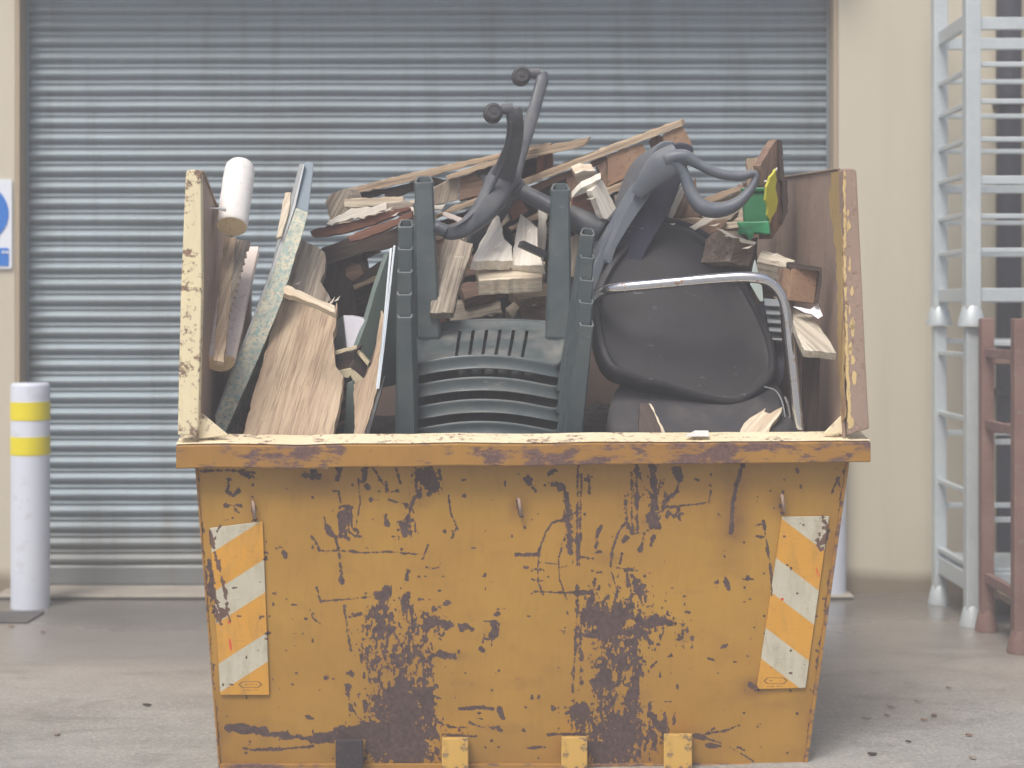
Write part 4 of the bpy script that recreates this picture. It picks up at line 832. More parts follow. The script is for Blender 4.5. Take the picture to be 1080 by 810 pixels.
plate('inner_panel', 'red', [(602, 210), (612, 206), (623.5, 202), (630, 216), (637, 231), (618, 240), (602, 225)], 5.12, .012, ang=20, parent=wc)
plate('offcut', 'pale', [(602, 250), (612, 245), (625, 262), (622, 290), (600, 292)], 5.18, .04, ang=80, label='pale offcut between the tall right leg and the short stacked legs', cat='offcut')
o = MB().beam(W(549, 257, 5.0), W(575, 269, 5.03), .02, .033, up=(0, -1, .2)).build('bar', 'black_plastic', bevel=.002); tag(o, 'short dark square bar poking out left of the tall right leg', 'bar')
plate('board', 'grey_wood', [(470, 251), (484, 252), (499, 257), (496, 268), (485, 300), (478, 330), (453, 330), (459, 295), (465.5, 262)], 5.08, .03, tilt=(0, -.2), ang=75, label='rough grey board hanging below the chair base', cat='board')
plate('offcut', 'pale', [(500, 268), (545, 266), (575, 276), (572, 292), (505, 296)], 5.14, .05, tilt=(0, -.6), ang=5, label='pale flat offcut lying under the white triangular pieces', cat='offcut')
for i, (pts, mt, an, lb) in enumerate((
  ([(484, 300), (530, 290), (534, 302), (490, 316)], 'brown', 12, 'brown offcut highest on the heap behind the plastic seats'),
  ([(536, 306), (552, 296), (592, 300), (590, 310), (548, 316)], 'plank', -5, 'tan offcut right of centre behind the plastic seats'),
  ([(533, 325), (549, 313), (552, 318), (541, 335)], 'pale', 40, 'cream sliver just above the slotted seat'),
  ([(528, 340), (545, 332), (566, 326), (567, 336), (545, 348), (530, 350)], 'grey_wood', 15, 'grey stub resting on the far edge of the slotted seat'),
  ([(470, 318), (526, 308), (530, 330), (476, 340)], 'grey_wood', 10, 'wide grey offcut behind the left part of the slotted seat'),
  ([(548, 318), (592, 310), (596, 334), (550, 342)], 'brown', -8, 'wide brown offcut behind the right part of the slotted seat'))):
    plate('offcut', mt, pts, 5.32-.0*i, .05, tilt=(0, -.3), ang=an, amp=.9, label=lb, cat='offcut')
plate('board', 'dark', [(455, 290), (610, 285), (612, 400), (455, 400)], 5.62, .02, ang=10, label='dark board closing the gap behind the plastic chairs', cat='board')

# ------------------------------------------------------------------ plastic chairs, upside down and nested
CG = 'dark green plastic chairs stacked upside down'
def plastic_chair():
    o = thing('plastic_chair', W(517, 385, 5.0), 'dark green plastic chair, topmost of the upside down stack', 'chair', CG)
    FL, FR, NR, NL = W(441, 349, 5.08), W(598, 347, 5.08), W(589, 394, 4.84), W(437, 392, 4.84)
    nu, nv = 45, 17; P = {}
    def sp(u, v, dz=0):
        # rounded corners
        cu = 2*u-1; cv = 2*v-1; k = .16
        su = cu*(1-k*abs(cv)**6*.35); sv = cv*(1-k*abs(cu)**6*.5)
        u2, v2 = (su+1)/2, (sv+1)/2
        p = NL.lerp(NR, u2).lerp(FL.lerp(FR, u2), v2)
        crown = .034*(1-(2*u2-1)**2)*(1-v2*.55)
        return p+Vector((0, 0, crown+dz))
    m = MB(); vs = []; fs = []
    for j in range(nv):
        for i in range(nu):
            u, v = i/(nu-1), j/(nv-1); e = max(abs(2*u-1), abs(2*v-1)); lip = .014*max(0, (e-.90)/.10)**1.0
            vs.append(sp(u, v, lip-.004*(1-e)))
    for j in range(nv-1):
        for i in range(nu-1):
            if 3 <= j <= 13 and i in (12, 16, 20, 24, 28, 32): continue
            a = j*nu+i; fs.append((a, a+1, a+nu+1, a+nu))
    m.add(vs, fs)
    # rim lip and skirt
    B = [(i/(nu-1), 0) for i in range(nu)]+[(1, j/(nv-1)) for j in range(1, nv)]+[(i/(nu-1), 1) for i in range(nu-2, -1, -1)]+[(0, j/(nv-1)) for j in range(nv-2, 0, -1)]
    def out(u, v, k, dz):
        p = sp(u, v, .014+dz); c = sp(.5, .5); d = (p-c); d.z = 0
        return p+Vector((d.normalized().x*k, d.normalized().y*k, 0))
    Ls = [[out(u, v, a, b) for u, v in B] for a, b in ((-.001, .0), (.001, .005), (.005, .006), (.008, .003), (.009, -.002), (.006, -.008), (.008, -.028), (.012, -.034), (.010, -.036), (.001, -.018), (-.006, -.012))]
    m.loops(Ls, False, False)
    m.build('seat', 'chair_green', o, smooth=True)
    # legs: tapered, hollow, open at the end
    def leg(root, tip, r0, r1, up):
        m = MB(); ax = (tip-root).normalized(); x = Vector((1, 0, 0)); x = (x-ax*ax.x).normalized(); y = ax.cross(x)
        if y.y > 0: y = -y
        sec = [(-1, -.35), (-.8, -.62), (.8, -.62), (1, -.35), (.72, .55), (.5, .66), (-.5, .66), (-.72, .55)]
        def L(f, k=1.0, sl=0.0):
            c0 = root.lerp(tip, f); r = (r0+(r1-r0)*f)*k; o_ = []
            for a, b in sec:
                p = (x*a+y*(-b))*r; o_.append(c0+p+ax*(p.y*sl))
            return o_
        Ls = [L(0), L(.3), L(.6), L(.94), L(.955, 1.0, .7), L(.955, 1.06, .7), L(.985, 1.06, .7), L(.986, .80, .7), L(.86, .74, .7)]
        m.loops(Ls, True, True); m.build('leg', 'chair_green', o, smooth=False, bevel=.0015)
    leg(W(430, 412, 4.83), W(428, 233, 4.74), .034, .0215, 0)
    leg(W(599, 412, 4.83), W(620, 242, 4.74), .034, .0205, 0)
    leg(W(452, 356, 5.03), W(447, 187, 5.05), .039, .0285, 0)
    leg(W(589, 356, 5.03), W(591, 195, 5.045), .042, .0290, 0)
    # the back hangs down on the far side
    m = MB(); Ls = []
    for k in range(9):
        f = k/8; c = FL.lerp(FR, .5)+Vector((0, .02+.16*f, -.04-.46*f)); hw = .21*(1-.25*f*f)
        Ls.append([c+Vector((hw*a, .03*(1-a*a)+b, 0)) for a, b in [(-1, 0), (-.5, 0), (0, 0), (.5, 0), (1, 0), (1, .008), (.5, .008), (0, .008), (-.5, .008), (-1, .008)]])
    m.loops(Ls).build('backrest', 'chair_green', o, smooth=True)
    # curved apron under the near edge
    return o
pc = plastic_chair(); l0 = Vector(WM[pc.name].translation)
for i, w_ in enumerate(('second from the top', 'third from the top', 'fourth from the top', 'lowest')):
    copy_tree(pc, l0+Vector((random.uniform(-.002, .002)-.001*i, 0, -.0655*(i+1))), 'dark green plastic chair, %s of the upside down stack' % w_)

# ------------------------------------------------------------------ office chair on its side
oc = thing('office_chair', W(640, 430, 5.0), 'black office chair lying on its side, castors in the air', 'office chair')
def castor(px, py, Y, r_px, stem):
    cc = W(px, py, Y); wn = Vector((.12, -1, .10)).normalized(); r = r_px*Y/F; x = wn.cross(Vector((0, 0, 1))).normalized(); y = wn.cross(x)
    cas = MB().tube([cc+wn*.007, cc-wn*.007], r*.8, n=24, sub=1).build('castor', 'black_plastic', oc, smooth=True)
    for sg_ in (-1, 1):
        Ls = []
        for dd, rr in ((.006, .90), (.009, .99), (.016, .99), (.022, .90), (.026, .66), (.0235, .60), (.0235, .25), (.027, .2), (.027, .05)):
            Ls.append([cc+wn*sg_*dd+(x*math.cos(2*math.pi*k/28)+y*math.sin(2*math.pi*k/28))*rr*r for k in range(28)])
        MB().loops(Ls).build('wheel', 'wheel', cas, smooth=True)
    # hood over the wheels and the stem back to the leg
    e = W(*stem)
    MB().tube([e, e.lerp(cc, .35)+Vector((0, 0, .004)), e.lerp(cc, .62)+Vector((0, 0, .010))], [.0185, .0175, .013], n=16, sub=3, power=2.6).build('castor_stem', 'grey_plastic', cas, smooth=True)
def base_leg(pts, up=(0, 1, 0), flat=.75):
    P = [W(x, y, Y) for x, y, Y, h in pts]; rad = [h*Y/F for x, y, Y, h in pts]
    lg = MB().tube(P, rad, n=20, up=up, flat=flat, sub=6, power=3.0).build('base_leg', 'grey_plastic', oc, smooth=True)
    return lg, P, rad
HUB = (528, 194, 5.16, 16)
base_leg([(541, 196, 5.17, 13), (528, 194, 5.14, 16), (534, 176, 5.09, 11.5), (541, 155, 5.03, 9.5), (543.5, 137, 4.99, 9), (543, 124, 4.96, 9), (541, 114, 4.95, 8.2)])
castor(520, 119.5, 4.95, 10.2, (541, 115, 4.95))
lg, P, rad = base_leg([(541, 186, 5.17, 13), (529, 192, 5.13, 16.5), (520, 209, 5.08, 15.5), (507, 226, 5.03, 12.5), (491, 240, 4.99, 9.5), (477, 245, 4.96, 8.2), (470, 244, 4.95, 7.6)])
MB().tube([W(471, 244, 4.95), W(465, 241.5, 4.95), W(460, 239, 4.95), W(457.5, 238, 4.95)], [.0205, .0200, .0185, .010], n=16, sub=3).build('stem_cap', 'grey_plastic', lg, smooth=True)
# raised rib along the two near legs
MB().tube([W(540, 128, 4.935), W(537, 153, 4.98), W(529, 176, 5.03), W(519, 197, 5.05), W(508, 214, 5.03), W(493, 231, 4.975), W(478, 240, 4.935)], [.002, .004, .006, .007, .006, .004, .002], n=8, sub=6).build('leg_rib', 'grey_plastic', lg, smooth=True)
base_leg([(536, 196, 5.20, 12), (541, 180, 5.24, 10), (551, 152, 5.31, 8), (561, 124, 5.38, 6.8), (568, 98, 5.43, 6.6), (571.5, 86, 5.45, 6.8), (571, 78, 5.46, 6.6)])
castor(549.5, 80.5, 5.46, 10, (570, 78, 5.46))
base_leg([(538, 196, 5.20, 12), (533, 186, 5.34, 10), (531, 178, 5.44, 8)])
castor(510, 182, 5.45, 9.6, (529, 176, 5.45))
base_leg([(534, 200, 5.20, 14), (522, 222, 5.24, 13), (508, 246, 5.29, 11), (497, 264, 5.33, 9)])
def axis(f): return W(519, 187, 5.20).lerp(W(636, 245, 5.12), f)
MB().tube([axis(-.02), axis(0), axis(.16), axis(.24), axis(.27)], [.032, .043, .047, .036, .027], n=28, sub=3).build('base_hub', 'grey_plastic', oc, smooth=True)
gc = MB().tube([axis(.2), axis(.78)], .0265, n=24, sub=1).build('gas_column', 'grey_plastic', oc, smooth=True)
MB().tube([axis(.70), axis(.715), axis(.96), axis(1.0)], [.036, .041, .044, .038], n=28, sub=2).build('column_sleeve', 'grey_plastic', gc, smooth=True)
# mechanism plate
mp_ = MB().prism([W(628, 262, 5.05), W(651, 223, 5.05), W(658, 229, 5.05), (W(640, 268, 5.05)), W(633, 276, 5.05)], (0, .16, 0)).build('seat_mechanism', 'grey_plastic', oc, bevel=.004)
MB().tube([W(648, 241, 5.046), W(648, 241, 5.04)], .0065, n=16, sub=1).build('bolt', 'screw', mp_)
MB().tube([W(650, 231, 5.046), W(650, 231, 5.04)], .004, n=12, sub=1).build('bolt', 'black_plastic', mp_)
MB().prism([W(627, 246, 5.1), W(640, 262, 5.1), W(632, 290, 5.1), W(620, 300, 5.1), W(616, 270, 5.1)], (0, .06, 0)).build('lever_bracket', 'grey_plastic', oc, bevel=.006)
# seat: shell and cushion seen edge on
def slab(name, mat, pts, Y0, dep, bev, tilt=0):
    P, _ = catmull([Vector((x, y, 0)) for x, y in pts], [0]*len(pts), 3, True)
    return MB().prism([W(p.x, p.y, Y0+tilt*(p.y-230)/100) for p in P], (-.03, dep, 0)).build(name, mat, oc, bevel=bev, seg=4)
slab('seat_shell', 'highlight_plastic', [(699, 149), (712, 150), (704, 163), (690, 180), (668, 212), (651, 243), (634, 290), (622, 330), (612, 330), (622, 290), (640, 248), (657, 222), (667, 205), (680, 172), (690, 156)], 4.93, .42, .012)
slab('seat_cushion', 'navy', [(712, 151), (725, 151), (732, 157), (727, 170), (717, 196), (704, 228), (684, 262), (655, 320), (632, 340), (620, 332), (632, 292), (650, 246), (668, 214), (690, 181), (704, 164)], 4.945, .40, .016)
slab('shell_rib', 'highlight_plastic', [(679, 192), (690, 192), (686, 206), (668, 232), (650, 262), (645, 278), (640, 274), (645, 255), (660, 222)], 4.912, .05, .006)
# arm: bracket and the open loop
am = MB()
am.tube([W(672, 206, 4.90), W(684, 190, 4.885), W(700, 175, 4.87), (W(717, 163, 4.86))], [.020, .036, .050, .038], n=18, up=(0, 1, 0), flat=.5, sub=6)
am.tube([W(704, 168, 4.865), W(722, 165, 4.855), W(738, 174, 4.85), W(758, 183, 4.845), W(780, 186, 4.845), W(794, 183, 4.85), W(797, 188, 4.85), W(790, 202, 4.85), W(775, 216, 4.85), W(757, 221.5, 4.85), W(742, 219, 4.85), W(731, 208, 4.855), W(726, 196, 4.86), W(721, 183, 4.865), W(712, 172, 4.868)],
        [.024, .021, .0150, .0150, .0150, .012, .0105, .014, .0200, .0240, .0245, .0205, .018, .018, .022], n=18, up=(0, 1, 0), flat=1.25, closed=True, sub=7)
am.build('armrest', 'highlight_plastic', oc, smooth=True)
# back panel
pil = pillow([(698, 236), (722, 240), (745, 254), (766, 275), (787, 303), (805, 336), (817, 368), (819, 394), (807, 412), (787, 425), (768, 429), (735, 422), (700, 411), (665, 402), (638, 388), (625, 350), (625, 312), (638, 282), (657, 257), (677, 241)], 4.89,
             [(.995, -.008), (.975, -.018), (.93, -.021), (.912, -.017), (.895, -.007), (.85, -.004), (.60, -.010), (.3, -.014), (.05, -.015)], tilt=(.05, -.14), back=.06)
bp = pil.build('back_shell', 'black_plastic', oc, smooth=True)
def onshell(px, py, d=-.012): return W(px, py, 4.89+.05*(px-716)/100-.14*(py-345)/100+d)
MB().tube([onshell(672, 292), onshell(684, 280), onshell(702, 276), onshell(718, 283), onshell(727, 296)], .0022, n=6, sub=5).build('moulded_arc', 'black_plastic', bp, smooth=True)
rm = []
slab('back_cushion', 'navy', [(704, 230), (728, 234), (752, 247), (776, 269), (799, 300), (818, 336), (829, 372), (829, 400), (815, 414), (790, 408), (700, 400), (660, 300), (680, 236)], 5.11, .05, .015, tilt=-.12)

# black cushion at the bottom and the chrome chair frame
pl = pillow([(640, 452), (652, 410), (690, 405), (745, 416), (780, 420), (797, 410), (806, 405), (818, 409), (827, 421), (830, 440), (832, 466), (672, 468)], 4.83, [(.985, -.015), (.94, -.028), (.85, -.034), (.5, -.036), (.1, -.036)], tilt=(0, -.35), back=.05)
o = pl.build('seat_pad', 'black_fabric', smooth=True); tag(o, 'black chair seat pad lying along the bottom right of the load', 'seat pad')
MB().tube([W(806, 408, 4.78), W(818, 412, 4.765), W(825, 424, 4.745), W(828, 440, 4.72)], .0022, n=6, sub=4).build('piping', 'vent', o, smooth=True)
ch = MB(); ch.tube([W(628, 345, 5.0), W(626, 322, 4.9), W(634, 309, 4.80), W(650, 304, 4.73), W(700, 299, 4.70), W(760, 293.5, 4.68), W(792, 292.5, 4.67), W(812, 297, 4.67), W(824, 310, 4.67), W(830, 330, 4.67), W(834, 365, 4.67), W(839, 410, 4.68), W(843, 455, 4.69), W(845, 480, 4.70)], .0157, n=20, sub=8)
o = ch.build('chair_frame', 'chrome', smooth=True); tag(o, 'bent chrome tube chair frame with rust specks', 'chair frame')
o = MB().tube([W(828, 418, 4.74), W(832, 430, 4.74), W(835, 460, 4.74)], .0055, n=10).build('rod', 'chrome', smooth=True); tag(o, 'short thin chrome rod left of the chrome frame foot', 'rod')
o = plate('splintered_post', 'pale', [(779, 470), (781, 453), (785, 446), (791, 440.5), (799, 436), (808, 429.5), (806, 434), (812, 436), (817, 433), (825.5, 428.5), (822, 438), (815, 446), (811, 456), (808, 470)], 4.68, .05, tilt=(0, -.2), ang=45, amp=.8, label='stub of splintered pale timber at the rim near the chrome frame', cat='timber')
plate('dark_face', 'grey_wood', [(779, 470), (781, 453), (785, 446), (791, 441), (797, 452), (799, 470)], 4.674, .01, tilt=(0, -.2), ang=70, amp=.4, parent=o)
o = plate('plank', 'dark', [(675, 425), (684, 425), (692, 440), (706, 475), (672, 475)], 4.655, .03, tilt=(0, -.15), ang=-65, label='dark narrow plank with a pale edge left of the seat pad', cat='plank')
plate('pale_edge', 'pale', [(684, 425), (687, 426), (701, 455), (708, 475), (703, 475)], 4.653, .03, tilt=(0, -.15), ang=-65, parent=o)

# ------------------------------------------------------------------ right side
o = plate('board', 'brown', [(819, 147), (824.6, 148), (826, 170), (827, 188.5), (830, 189.5), (831, 224), (823, 238), (815, 252), (808, 252), (810, 234), (808, 200), (802, 174.5), (810, 161)], 5.04, .025, tilt=(.5, 0), ang=85, label='upright brown board against the right cheek of the skip', cat='board')
plate('dark_edge', 'dark', [(821, 147), (825, 148.5), (827, 188), (830.5, 190), (831, 224), (824, 238), (826, 222), (825, 192), (822, 190)], 5.045, .03, tilt=(.0, 0), ang=88, parent=o)
plate('offcut', 'slat', [(788, 167), (799.5, 166), (801, 197), (789, 198)], 5.28, .03, ang=88, label='short upright tan block end behind the armrest loop', cat='offcut')
o = plate('plastic_bag', 'yellow_bag', [(818.5, 178), (819.5, 190), (818, 198), (821, 212), (819, 222), (814, 230), (811.5, 237), (810, 222), (808, 206), (808.5, 197), (812, 187)], 4.93, .008, tilt=(.3, .1), amp=1.4, label='crumpled yellow plastic bag caught on the upright brown board', cat='bag')
MB().tube([W(819.5, 177, 4.95), W(816, 184, 4.95), W(812, 190, 4.95), W(806, 191.5, 4.95)], .003, n=6).build('twisted_edge', 'paper', o, smooth=True)
for (a, b) in (((820, 167), (829, 163)), ((826, 164), (836, 164)), ((824, 172), (835, 173))):
    MB().tube([W(*a, 5.14), W((a[0]+b[0])/2, (a[1]+b[1])/2-1.5, 5.12), W(*b, 5.1)], .0011, n=5, sub=3).build('wire', 'vent', bpy.data.objects['board'] if False else o)
gb = thing('green_crate', W(797, 245, 5.1), 'dark green plastic crate under the armrest loop', 'crate')
MB().prism([W(783, 201, 4.98), W(809, 201, 4.96), W(811, 236, 4.94), W(785, 236, 4.96)], (.02, .16, 0)).build('side', 'green_plastic', gb, bevel=.004)
MB().prism([W(781.5, 198, 4.97), W(809.5, 197.5, 4.95), W(809.5, 202, 4.95), W(781.5, 202, 4.97)], (.02, .18, 0)).build('top_rim', 'green_plastic', gb, bevel=.003)
MB().prism([W(777, 234, 4.96), W(811, 233, 4.93), W(812, 247, 4.92), W(790, 245, 4.95), (W(779, 240, 4.96))], (.02, .10, 0)).build('base_lip', 'green_clear', gb, bevel=.004)
o = plate('curved_board', 'slat', [(741, 210), (752, 205.5), (762, 201.5), (772, 198.5), (780, 197), (782, 201), (772, 204.5), (762, 209.5), (748, 214.5), (742, 216)], 5.30, .09, ang=20, label='tan bowed board edge seen through the armrest loop', cat='board')
plate('lit_face', 'pale', [(752, 214), (766, 208.5), (782, 202), (785.5, 218), (785, 233), (764, 232), (750, 222)], 5.33, .02, ang=15, parent=o)  # light on this face put in as paler wood
plate('plank', 'white_wood', [(718.5, 194), (724, 197), (717, 214), (709, 231), (704, 229), (712, 208)], 5.22, .03, ang=65, label='white batten leaning just right of the office chair seat', cat='plank')
plate('plank', 'brown', [(724, 200), (730, 198), (734, 187), (735, 200), (737, 214), (740, 228), (712, 230), (716, 216)], 5.28, .03, ang=70, label='brown board right of the white leaning batten', cat='plank')
plate('offcut', 'slat', [(700, 231), (738, 230), (742, 231), (733, 240), (726, 241), (700, 236)], 5.14, .06, ang=-4, label='tan flat offcut lying on top of the office chair back', cat='offcut')
plate('batten', 'white_wood', [(726.5, 239.5), (743, 229.5), (755, 231), (745, 237), (733, 243)], 5.05, .02, ang=28, label='short bright white batten above the office chair back', cat='batten')
plate('offcut', 'brown', [(735.5, 242.5), (753, 232), (768, 232.5), (762, 240), (750, 247), (740, 248)], 5.10, .06, ang=25, label='brown offcut right of the short bright white batten', cat='offcut')
plate('offcut', 'pale', [(762, 234), (786, 233), (784, 240), (766, 242), (757, 240)], 5.14, .06, ang=5, label='yellowish offcut touching the foot of the green crate', cat='offcut')
rb = thing('timber_block', W(770, 282, 4.95), 'rough split dark timber block with white sliver on its top', 'timber')
plate('left_face', 'rough_block', [(744.5, 253), (750, 247), (757.5, 243), (768, 247), (775, 252), (773, 265), (769.6, 276), (759, 268), (750, 262)], 4.97, .10, tilt=(-.3, 0), ang=60, parent=rb, amp=1.3)
plate('front_face', 'rough_block', [(775, 251), (786, 252), (798, 255), (795, 268), (790, 282), (780, 280), (769.6, 276), (773, 264)], 4.94, .11, tilt=(.3, 0), ang=15, parent=rb, amp=.9)
plate('white_sliver', 'white_wood', [(755, 240.5), (762, 242), (778, 250), (798, 255.5), (796, 258), (783, 256), (770, 250)], 4.93, .01, ang=-20, parent=rb, amp=.5)
plate('orange_chip', 'plank', [(762, 252), (770, 252), (772, 257), (764, 259)], 4.945, .01, ang=0, parent=rb)
plate('shaded_underside', 'dark', [(771, 277), (780, 280.5), (791, 282), (794, 270), (796, 278), (793, 292), (786, 298), (772, 286)], 4.97, .08, ang=0, parent=rb)  # shade on the block's underside put in as dark wood
o = MB().tube([W(779, 246, 4.93), W(784, 243, 4.92), W(791, 246, 4.91), W(791, 252, 4.92)], [.006, .012, .012, .006], n=12).build('plastic_scrap', 'green_clear', smooth=True); tag(o, 'pale green plastic scrap behind the rough timber block', 'scrap')
o = plate('plank', 'old_pale', [(798, 275.5), (801, 268), (804, 263), (822, 268), (839, 275), (832, 277), (832, 282), (815, 279)], 4.93, .05, tilt=(0, -.5), ang=-15, label='pale weathered plank end above the square chipboard block', cat='plank')
cb = thing('chipboard_block', W(842, 321, 4.70), 'square brown chipboard block by the right cheek', 'block')
plate('front_face', 'chip', [(835.5, 283), (864, 283.5), (861, 300), (858.5, 320), (832, 316.5), (834, 300)], 4.665, .05, ang=5, parent=cb, tilt=(.1, 0), amp=.3)
plate('side_face', 'brown', [(820, 283), (835.4, 282), (833.9, 300), (831.9, 316.5), (821.5, 296)], 4.715, .045, ang=80, parent=cb, tilt=(-.3, 0))
plate('dark_slat', 'dark', [(832.5, 276), (850, 279.5), (867, 282), (866.5, 300), (863, 320), (859.5, 320), (863, 300), (864, 286), (850, 284.5), (832.5, 282.5)], 4.655, .055, ang=-8, parent=cb, amp=.3)
plate('board', 'dark', [(798, 281), (822, 283), (822, 300), (832, 317), (836, 326), (806, 318), (798, 300)], 4.99, .05, ang=0, label='dark sheet standing for the shaded gap under the pale weathered plank', cat='board')  # shade of the gap put in as dark wood
plate('sheet_scrap', 'pale_plastic', [(796.5, 273.5), (800, 288), (799, 296), (804, 302), (805.5, 318), (802, 318), (795, 306), (791.5, 300), (793.5, 287)], 4.85, .004, tilt=(.1, 0), amp=.6, label='upright shard of pale sheet behind the chrome tube', cat='shard')
vn = thing('vent_grille', W(815, 362, 4.92), 'grey louvred grille standing behind the bend of the chrome tube', 'grille')
MB().prism([W(805, 314, 4.93), W(822, 316, 4.93), W(825, 362, 4.90), (W(813, 360, 4.90))], (0, .02, 0)).build('frame', 'black_plastic', vn, bevel=.002)
for k in range(5):
    y = 319+k*9; MB().beam(W(806+k*1.6, y, 4.91), W(822+k*.6, y+1, 4.91), .03, .006, up=(0, -1, 1)).build('louvre', 'vent', vn, bevel=.001)
o = plate('paper_sheet', 'paper', [(836, 323), (845, 324), (855, 326), (860, 322), (863, 320.5), (866, 328), (868, 333), (863, 336), (856, 331), (849, 329.5)], 4.655, .002, tilt=(.1, -.5), amp=.5, label='torn white paper on top of the pale cracked plank', cat='paper')
plate('plank', 'old_pale', [(835, 325.5), (845, 329), (857, 332.5), (868, 350), (875.5, 360), (882, 372.5), (862, 370), (848, 369), (842, 356), (838, 345)], 4.615, .025, tilt=(0, -.35), ang=-50, label='pale cracked plank wedged against the right cheek', cat='plank')
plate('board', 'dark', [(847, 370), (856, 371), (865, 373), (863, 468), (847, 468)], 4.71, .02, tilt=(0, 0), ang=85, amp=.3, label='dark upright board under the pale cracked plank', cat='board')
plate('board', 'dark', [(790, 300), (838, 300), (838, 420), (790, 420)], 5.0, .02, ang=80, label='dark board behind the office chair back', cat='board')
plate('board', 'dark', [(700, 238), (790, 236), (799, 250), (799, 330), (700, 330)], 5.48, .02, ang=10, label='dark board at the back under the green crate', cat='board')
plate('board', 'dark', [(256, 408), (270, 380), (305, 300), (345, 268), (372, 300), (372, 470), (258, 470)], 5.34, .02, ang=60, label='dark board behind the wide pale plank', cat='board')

# more broken pieces between the big ones
for i, (pts, mt, an, Y, lb) in enumerate((
  ([(540, 246), (600, 226), (604, 236), (546, 258)], 'grey_wood', 18, 5.44, 'grey slat end passing behind the tall right chair leg'),
  ([(458, 243), (500, 226), (524, 222), (524, 230), (500, 238), (460, 254)], 'brown', 20, 5.42, 'brown slat behind the lower leg of the chair base'),
  ([(640, 222), (676, 204), (690, 203), (688, 213), (650, 234)], 'slat', 22, 5.38, 'tan broken slat left of the office chair seat'),
  ([(700, 222), (712, 214), (714, 231), (700, 234)], 'red', 60, 5.3, 'reddish stub behind the white leaning batten'),
  ([(738, 224), (766, 214), (780, 222), (770, 232), (742, 234)], 'grey_wood', 14, 5.25, 'grey offcut inside the armrest loop'),
  ([(424, 214), (456, 207), (456, 215), (426, 221)], 'pale', 12, 5.3, 'pale sliver behind the tall left chair leg'),
  ([(470, 240), (492, 246), (489, 252), (468, 247)], 'white_wood', -18, 5.16, 'whitish stick end above the rough grey board'),
  ([(604, 232), (620, 226), (634, 244), (628, 262), (610, 258)], 'brown', 50, 5.28, 'brown stub behind the gas column'),
  ([(753, 250), (772, 244), (780, 250), (760, 257)], 'pale', 10, 5.05, 'pale chip on the top of the rough timber block'),
  ([(775, 292), (796, 286), (800, 300), (796, 312), (782, 304)], 'brown', 20, 5.08, 'brown stub just under the rough timber block'),
  ([(806, 302), (822, 300), (824, 308), (810, 312)], 'slat', 5, 5.02, 'tan chip left of the chipboard block'),
  ([(812, 306), (830, 318), (834, 327), (824, 326)], 'pale', -45, 4.98, 'pale wedge between the grille and the chipboard block'),
  ([(700, 228), (745, 222), (800, 232), (800, 250), (745, 252), (700, 240)], 'brown', 0, 5.42, 'brown board lying across the back below the armrest loop'),
  ([(346, 232), (366, 226), (372, 233), (350, 242)], 'pale', 15, 5.32, 'pale chip behind the splintered reddish board'),
  ([(420, 222), (436, 218), (437, 226), (424, 229)], 'white_wood', 15, 5.18, 'fresh white chip by the short stacked left legs'))):
    plate('offcut', mt, pts, Y, .04, tilt=(0, -.15), ang=an, amp=1.0, label=lb, cat='offcut')
for x, y, Y in ((412, 228, 5.1), (404, 223, 5.12), (478, 270, 5.05), (520, 262, 5.08), (556, 246, 5.1), (618, 210, 5.05), (650, 232, 5.2), (706, 236, 5.0), (748, 238, 5.0), (764, 249, 4.9), (782, 262, 4.86), (812, 270, 4.9), (346, 322, 4.9), (352, 318, 4.88), (310, 300, 4.95), (838, 340, 4.8), (560, 322, 5.25), (512, 332, 5.25)):
    a = random.uniform(-.4, 1.2); L = random.uniform(6, 13)
    o = plate('splinter', 'white_wood', [(x, y), (x+L*math.cos(a), y-L*math.sin(a)-.6), (x+L*.5*math.cos(a)+1, y-L*.5*math.sin(a)+1.6)], Y, .006, ang=math.degrees(a), amp=.3, bevel=0)
    tag(o, 'small fresh splinter of broken wood lying on the pile', 'splinter', 'loose splinters on the pile')
EXPO = .38; HZD = .028

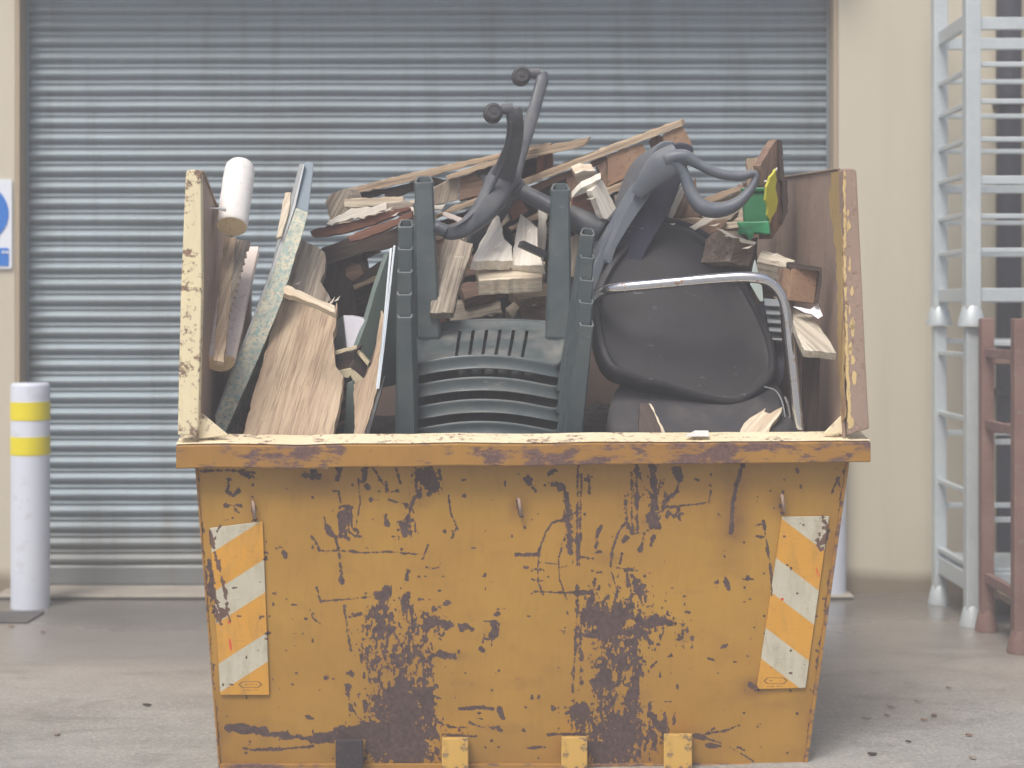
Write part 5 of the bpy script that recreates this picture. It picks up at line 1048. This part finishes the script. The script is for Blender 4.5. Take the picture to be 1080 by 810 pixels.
# ------------------------------------------------------------------ air volume added to lift the blacks to a faded look
hz = MB().box(-14, 14, -1.5, 16, -1.0, 6.0).build('fade_haze', None); hz['kind'] = 'stuff'
hm = bpy.data.materials.new('black_lift_air'); hm.use_nodes = True; ht = hm.node_tree; ht.nodes.clear()
ho = ht.nodes.new('ShaderNodeOutputMaterial'); hv = ht.nodes.new('ShaderNodeVolumePrincipled')
hv.inputs['Color'].default_value = (.92, .93, .96, 1); hv.inputs['Density'].default_value = HZD; hv.inputs['Anisotropy'].default_value = 0
ht.links.new(hv.outputs[0], ho.inputs['Volume']); hz.data.materials.append(hm)

# ------------------------------------------------------------------ camera and light
cam = bpy.data.cameras.new('camera'); co = bpy.data.objects.new('camera', cam); COL.objects.link(co); scene.camera = co
co.location = (0, 0, H); co.rotation_euler = (R(90), 0, 0); cam.sensor_width = 36; cam.lens = 36*F/1080
cam.shift_y = (HY-405)/1080; cam.clip_start = .05; cam.clip_end = 500
cam.dof.use_dof = True; cam.dof.focus_distance = 4.75; cam.dof.aperture_fstop = 2.4
SUN_EL, SUN_AZ = 58, -155         # azimuth measured from +Y towards +X: behind and to the left of the camera
wd = bpy.data.worlds.new('World'); scene.world = wd; wd.use_nodes = True; nt = wd.node_tree
sky = nt.nodes.new('ShaderNodeTexSky'); sky.sky_type = 'NISHITA'; sky.sun_disc = False
sky.sun_elevation = R(SUN_EL); sky.sun_rotation = R(SUN_AZ); sky.dust_density = 6; sky.air_density = 1; sky.ozone_density = 1
bg = nt.nodes['Background']; bg.inputs['Strength'].default_value = .11; nt.links.new(sky.outputs[0], bg.inputs[0])
sl = bpy.data.lights.new('sun', 'SUN'); sl.energy = 2.0; sl.angle = R(22); sl.color = (1, .985, .94)
so = bpy.data.objects.new('sun', sl); COL.objects.link(so)
dv = Vector((math.sin(R(SUN_AZ))*math.cos(R(SUN_EL)), math.cos(R(SUN_AZ))*math.cos(R(SUN_EL)), math.sin(R(SUN_EL))))
so.rotation_euler = dv.to_track_quat('Z', 'Y').to_euler(); so.location = dv*20
vs_ = scene.view_settings; scene.display_settings.display_device = 'sRGB'; vs_.view_transform = 'Standard'; vs_.look = 'None'; vs_.exposure = EXPO; vs_.gamma = 1; vs_.use_curve_mapping = False
scene.cycles.max_bounces = 8
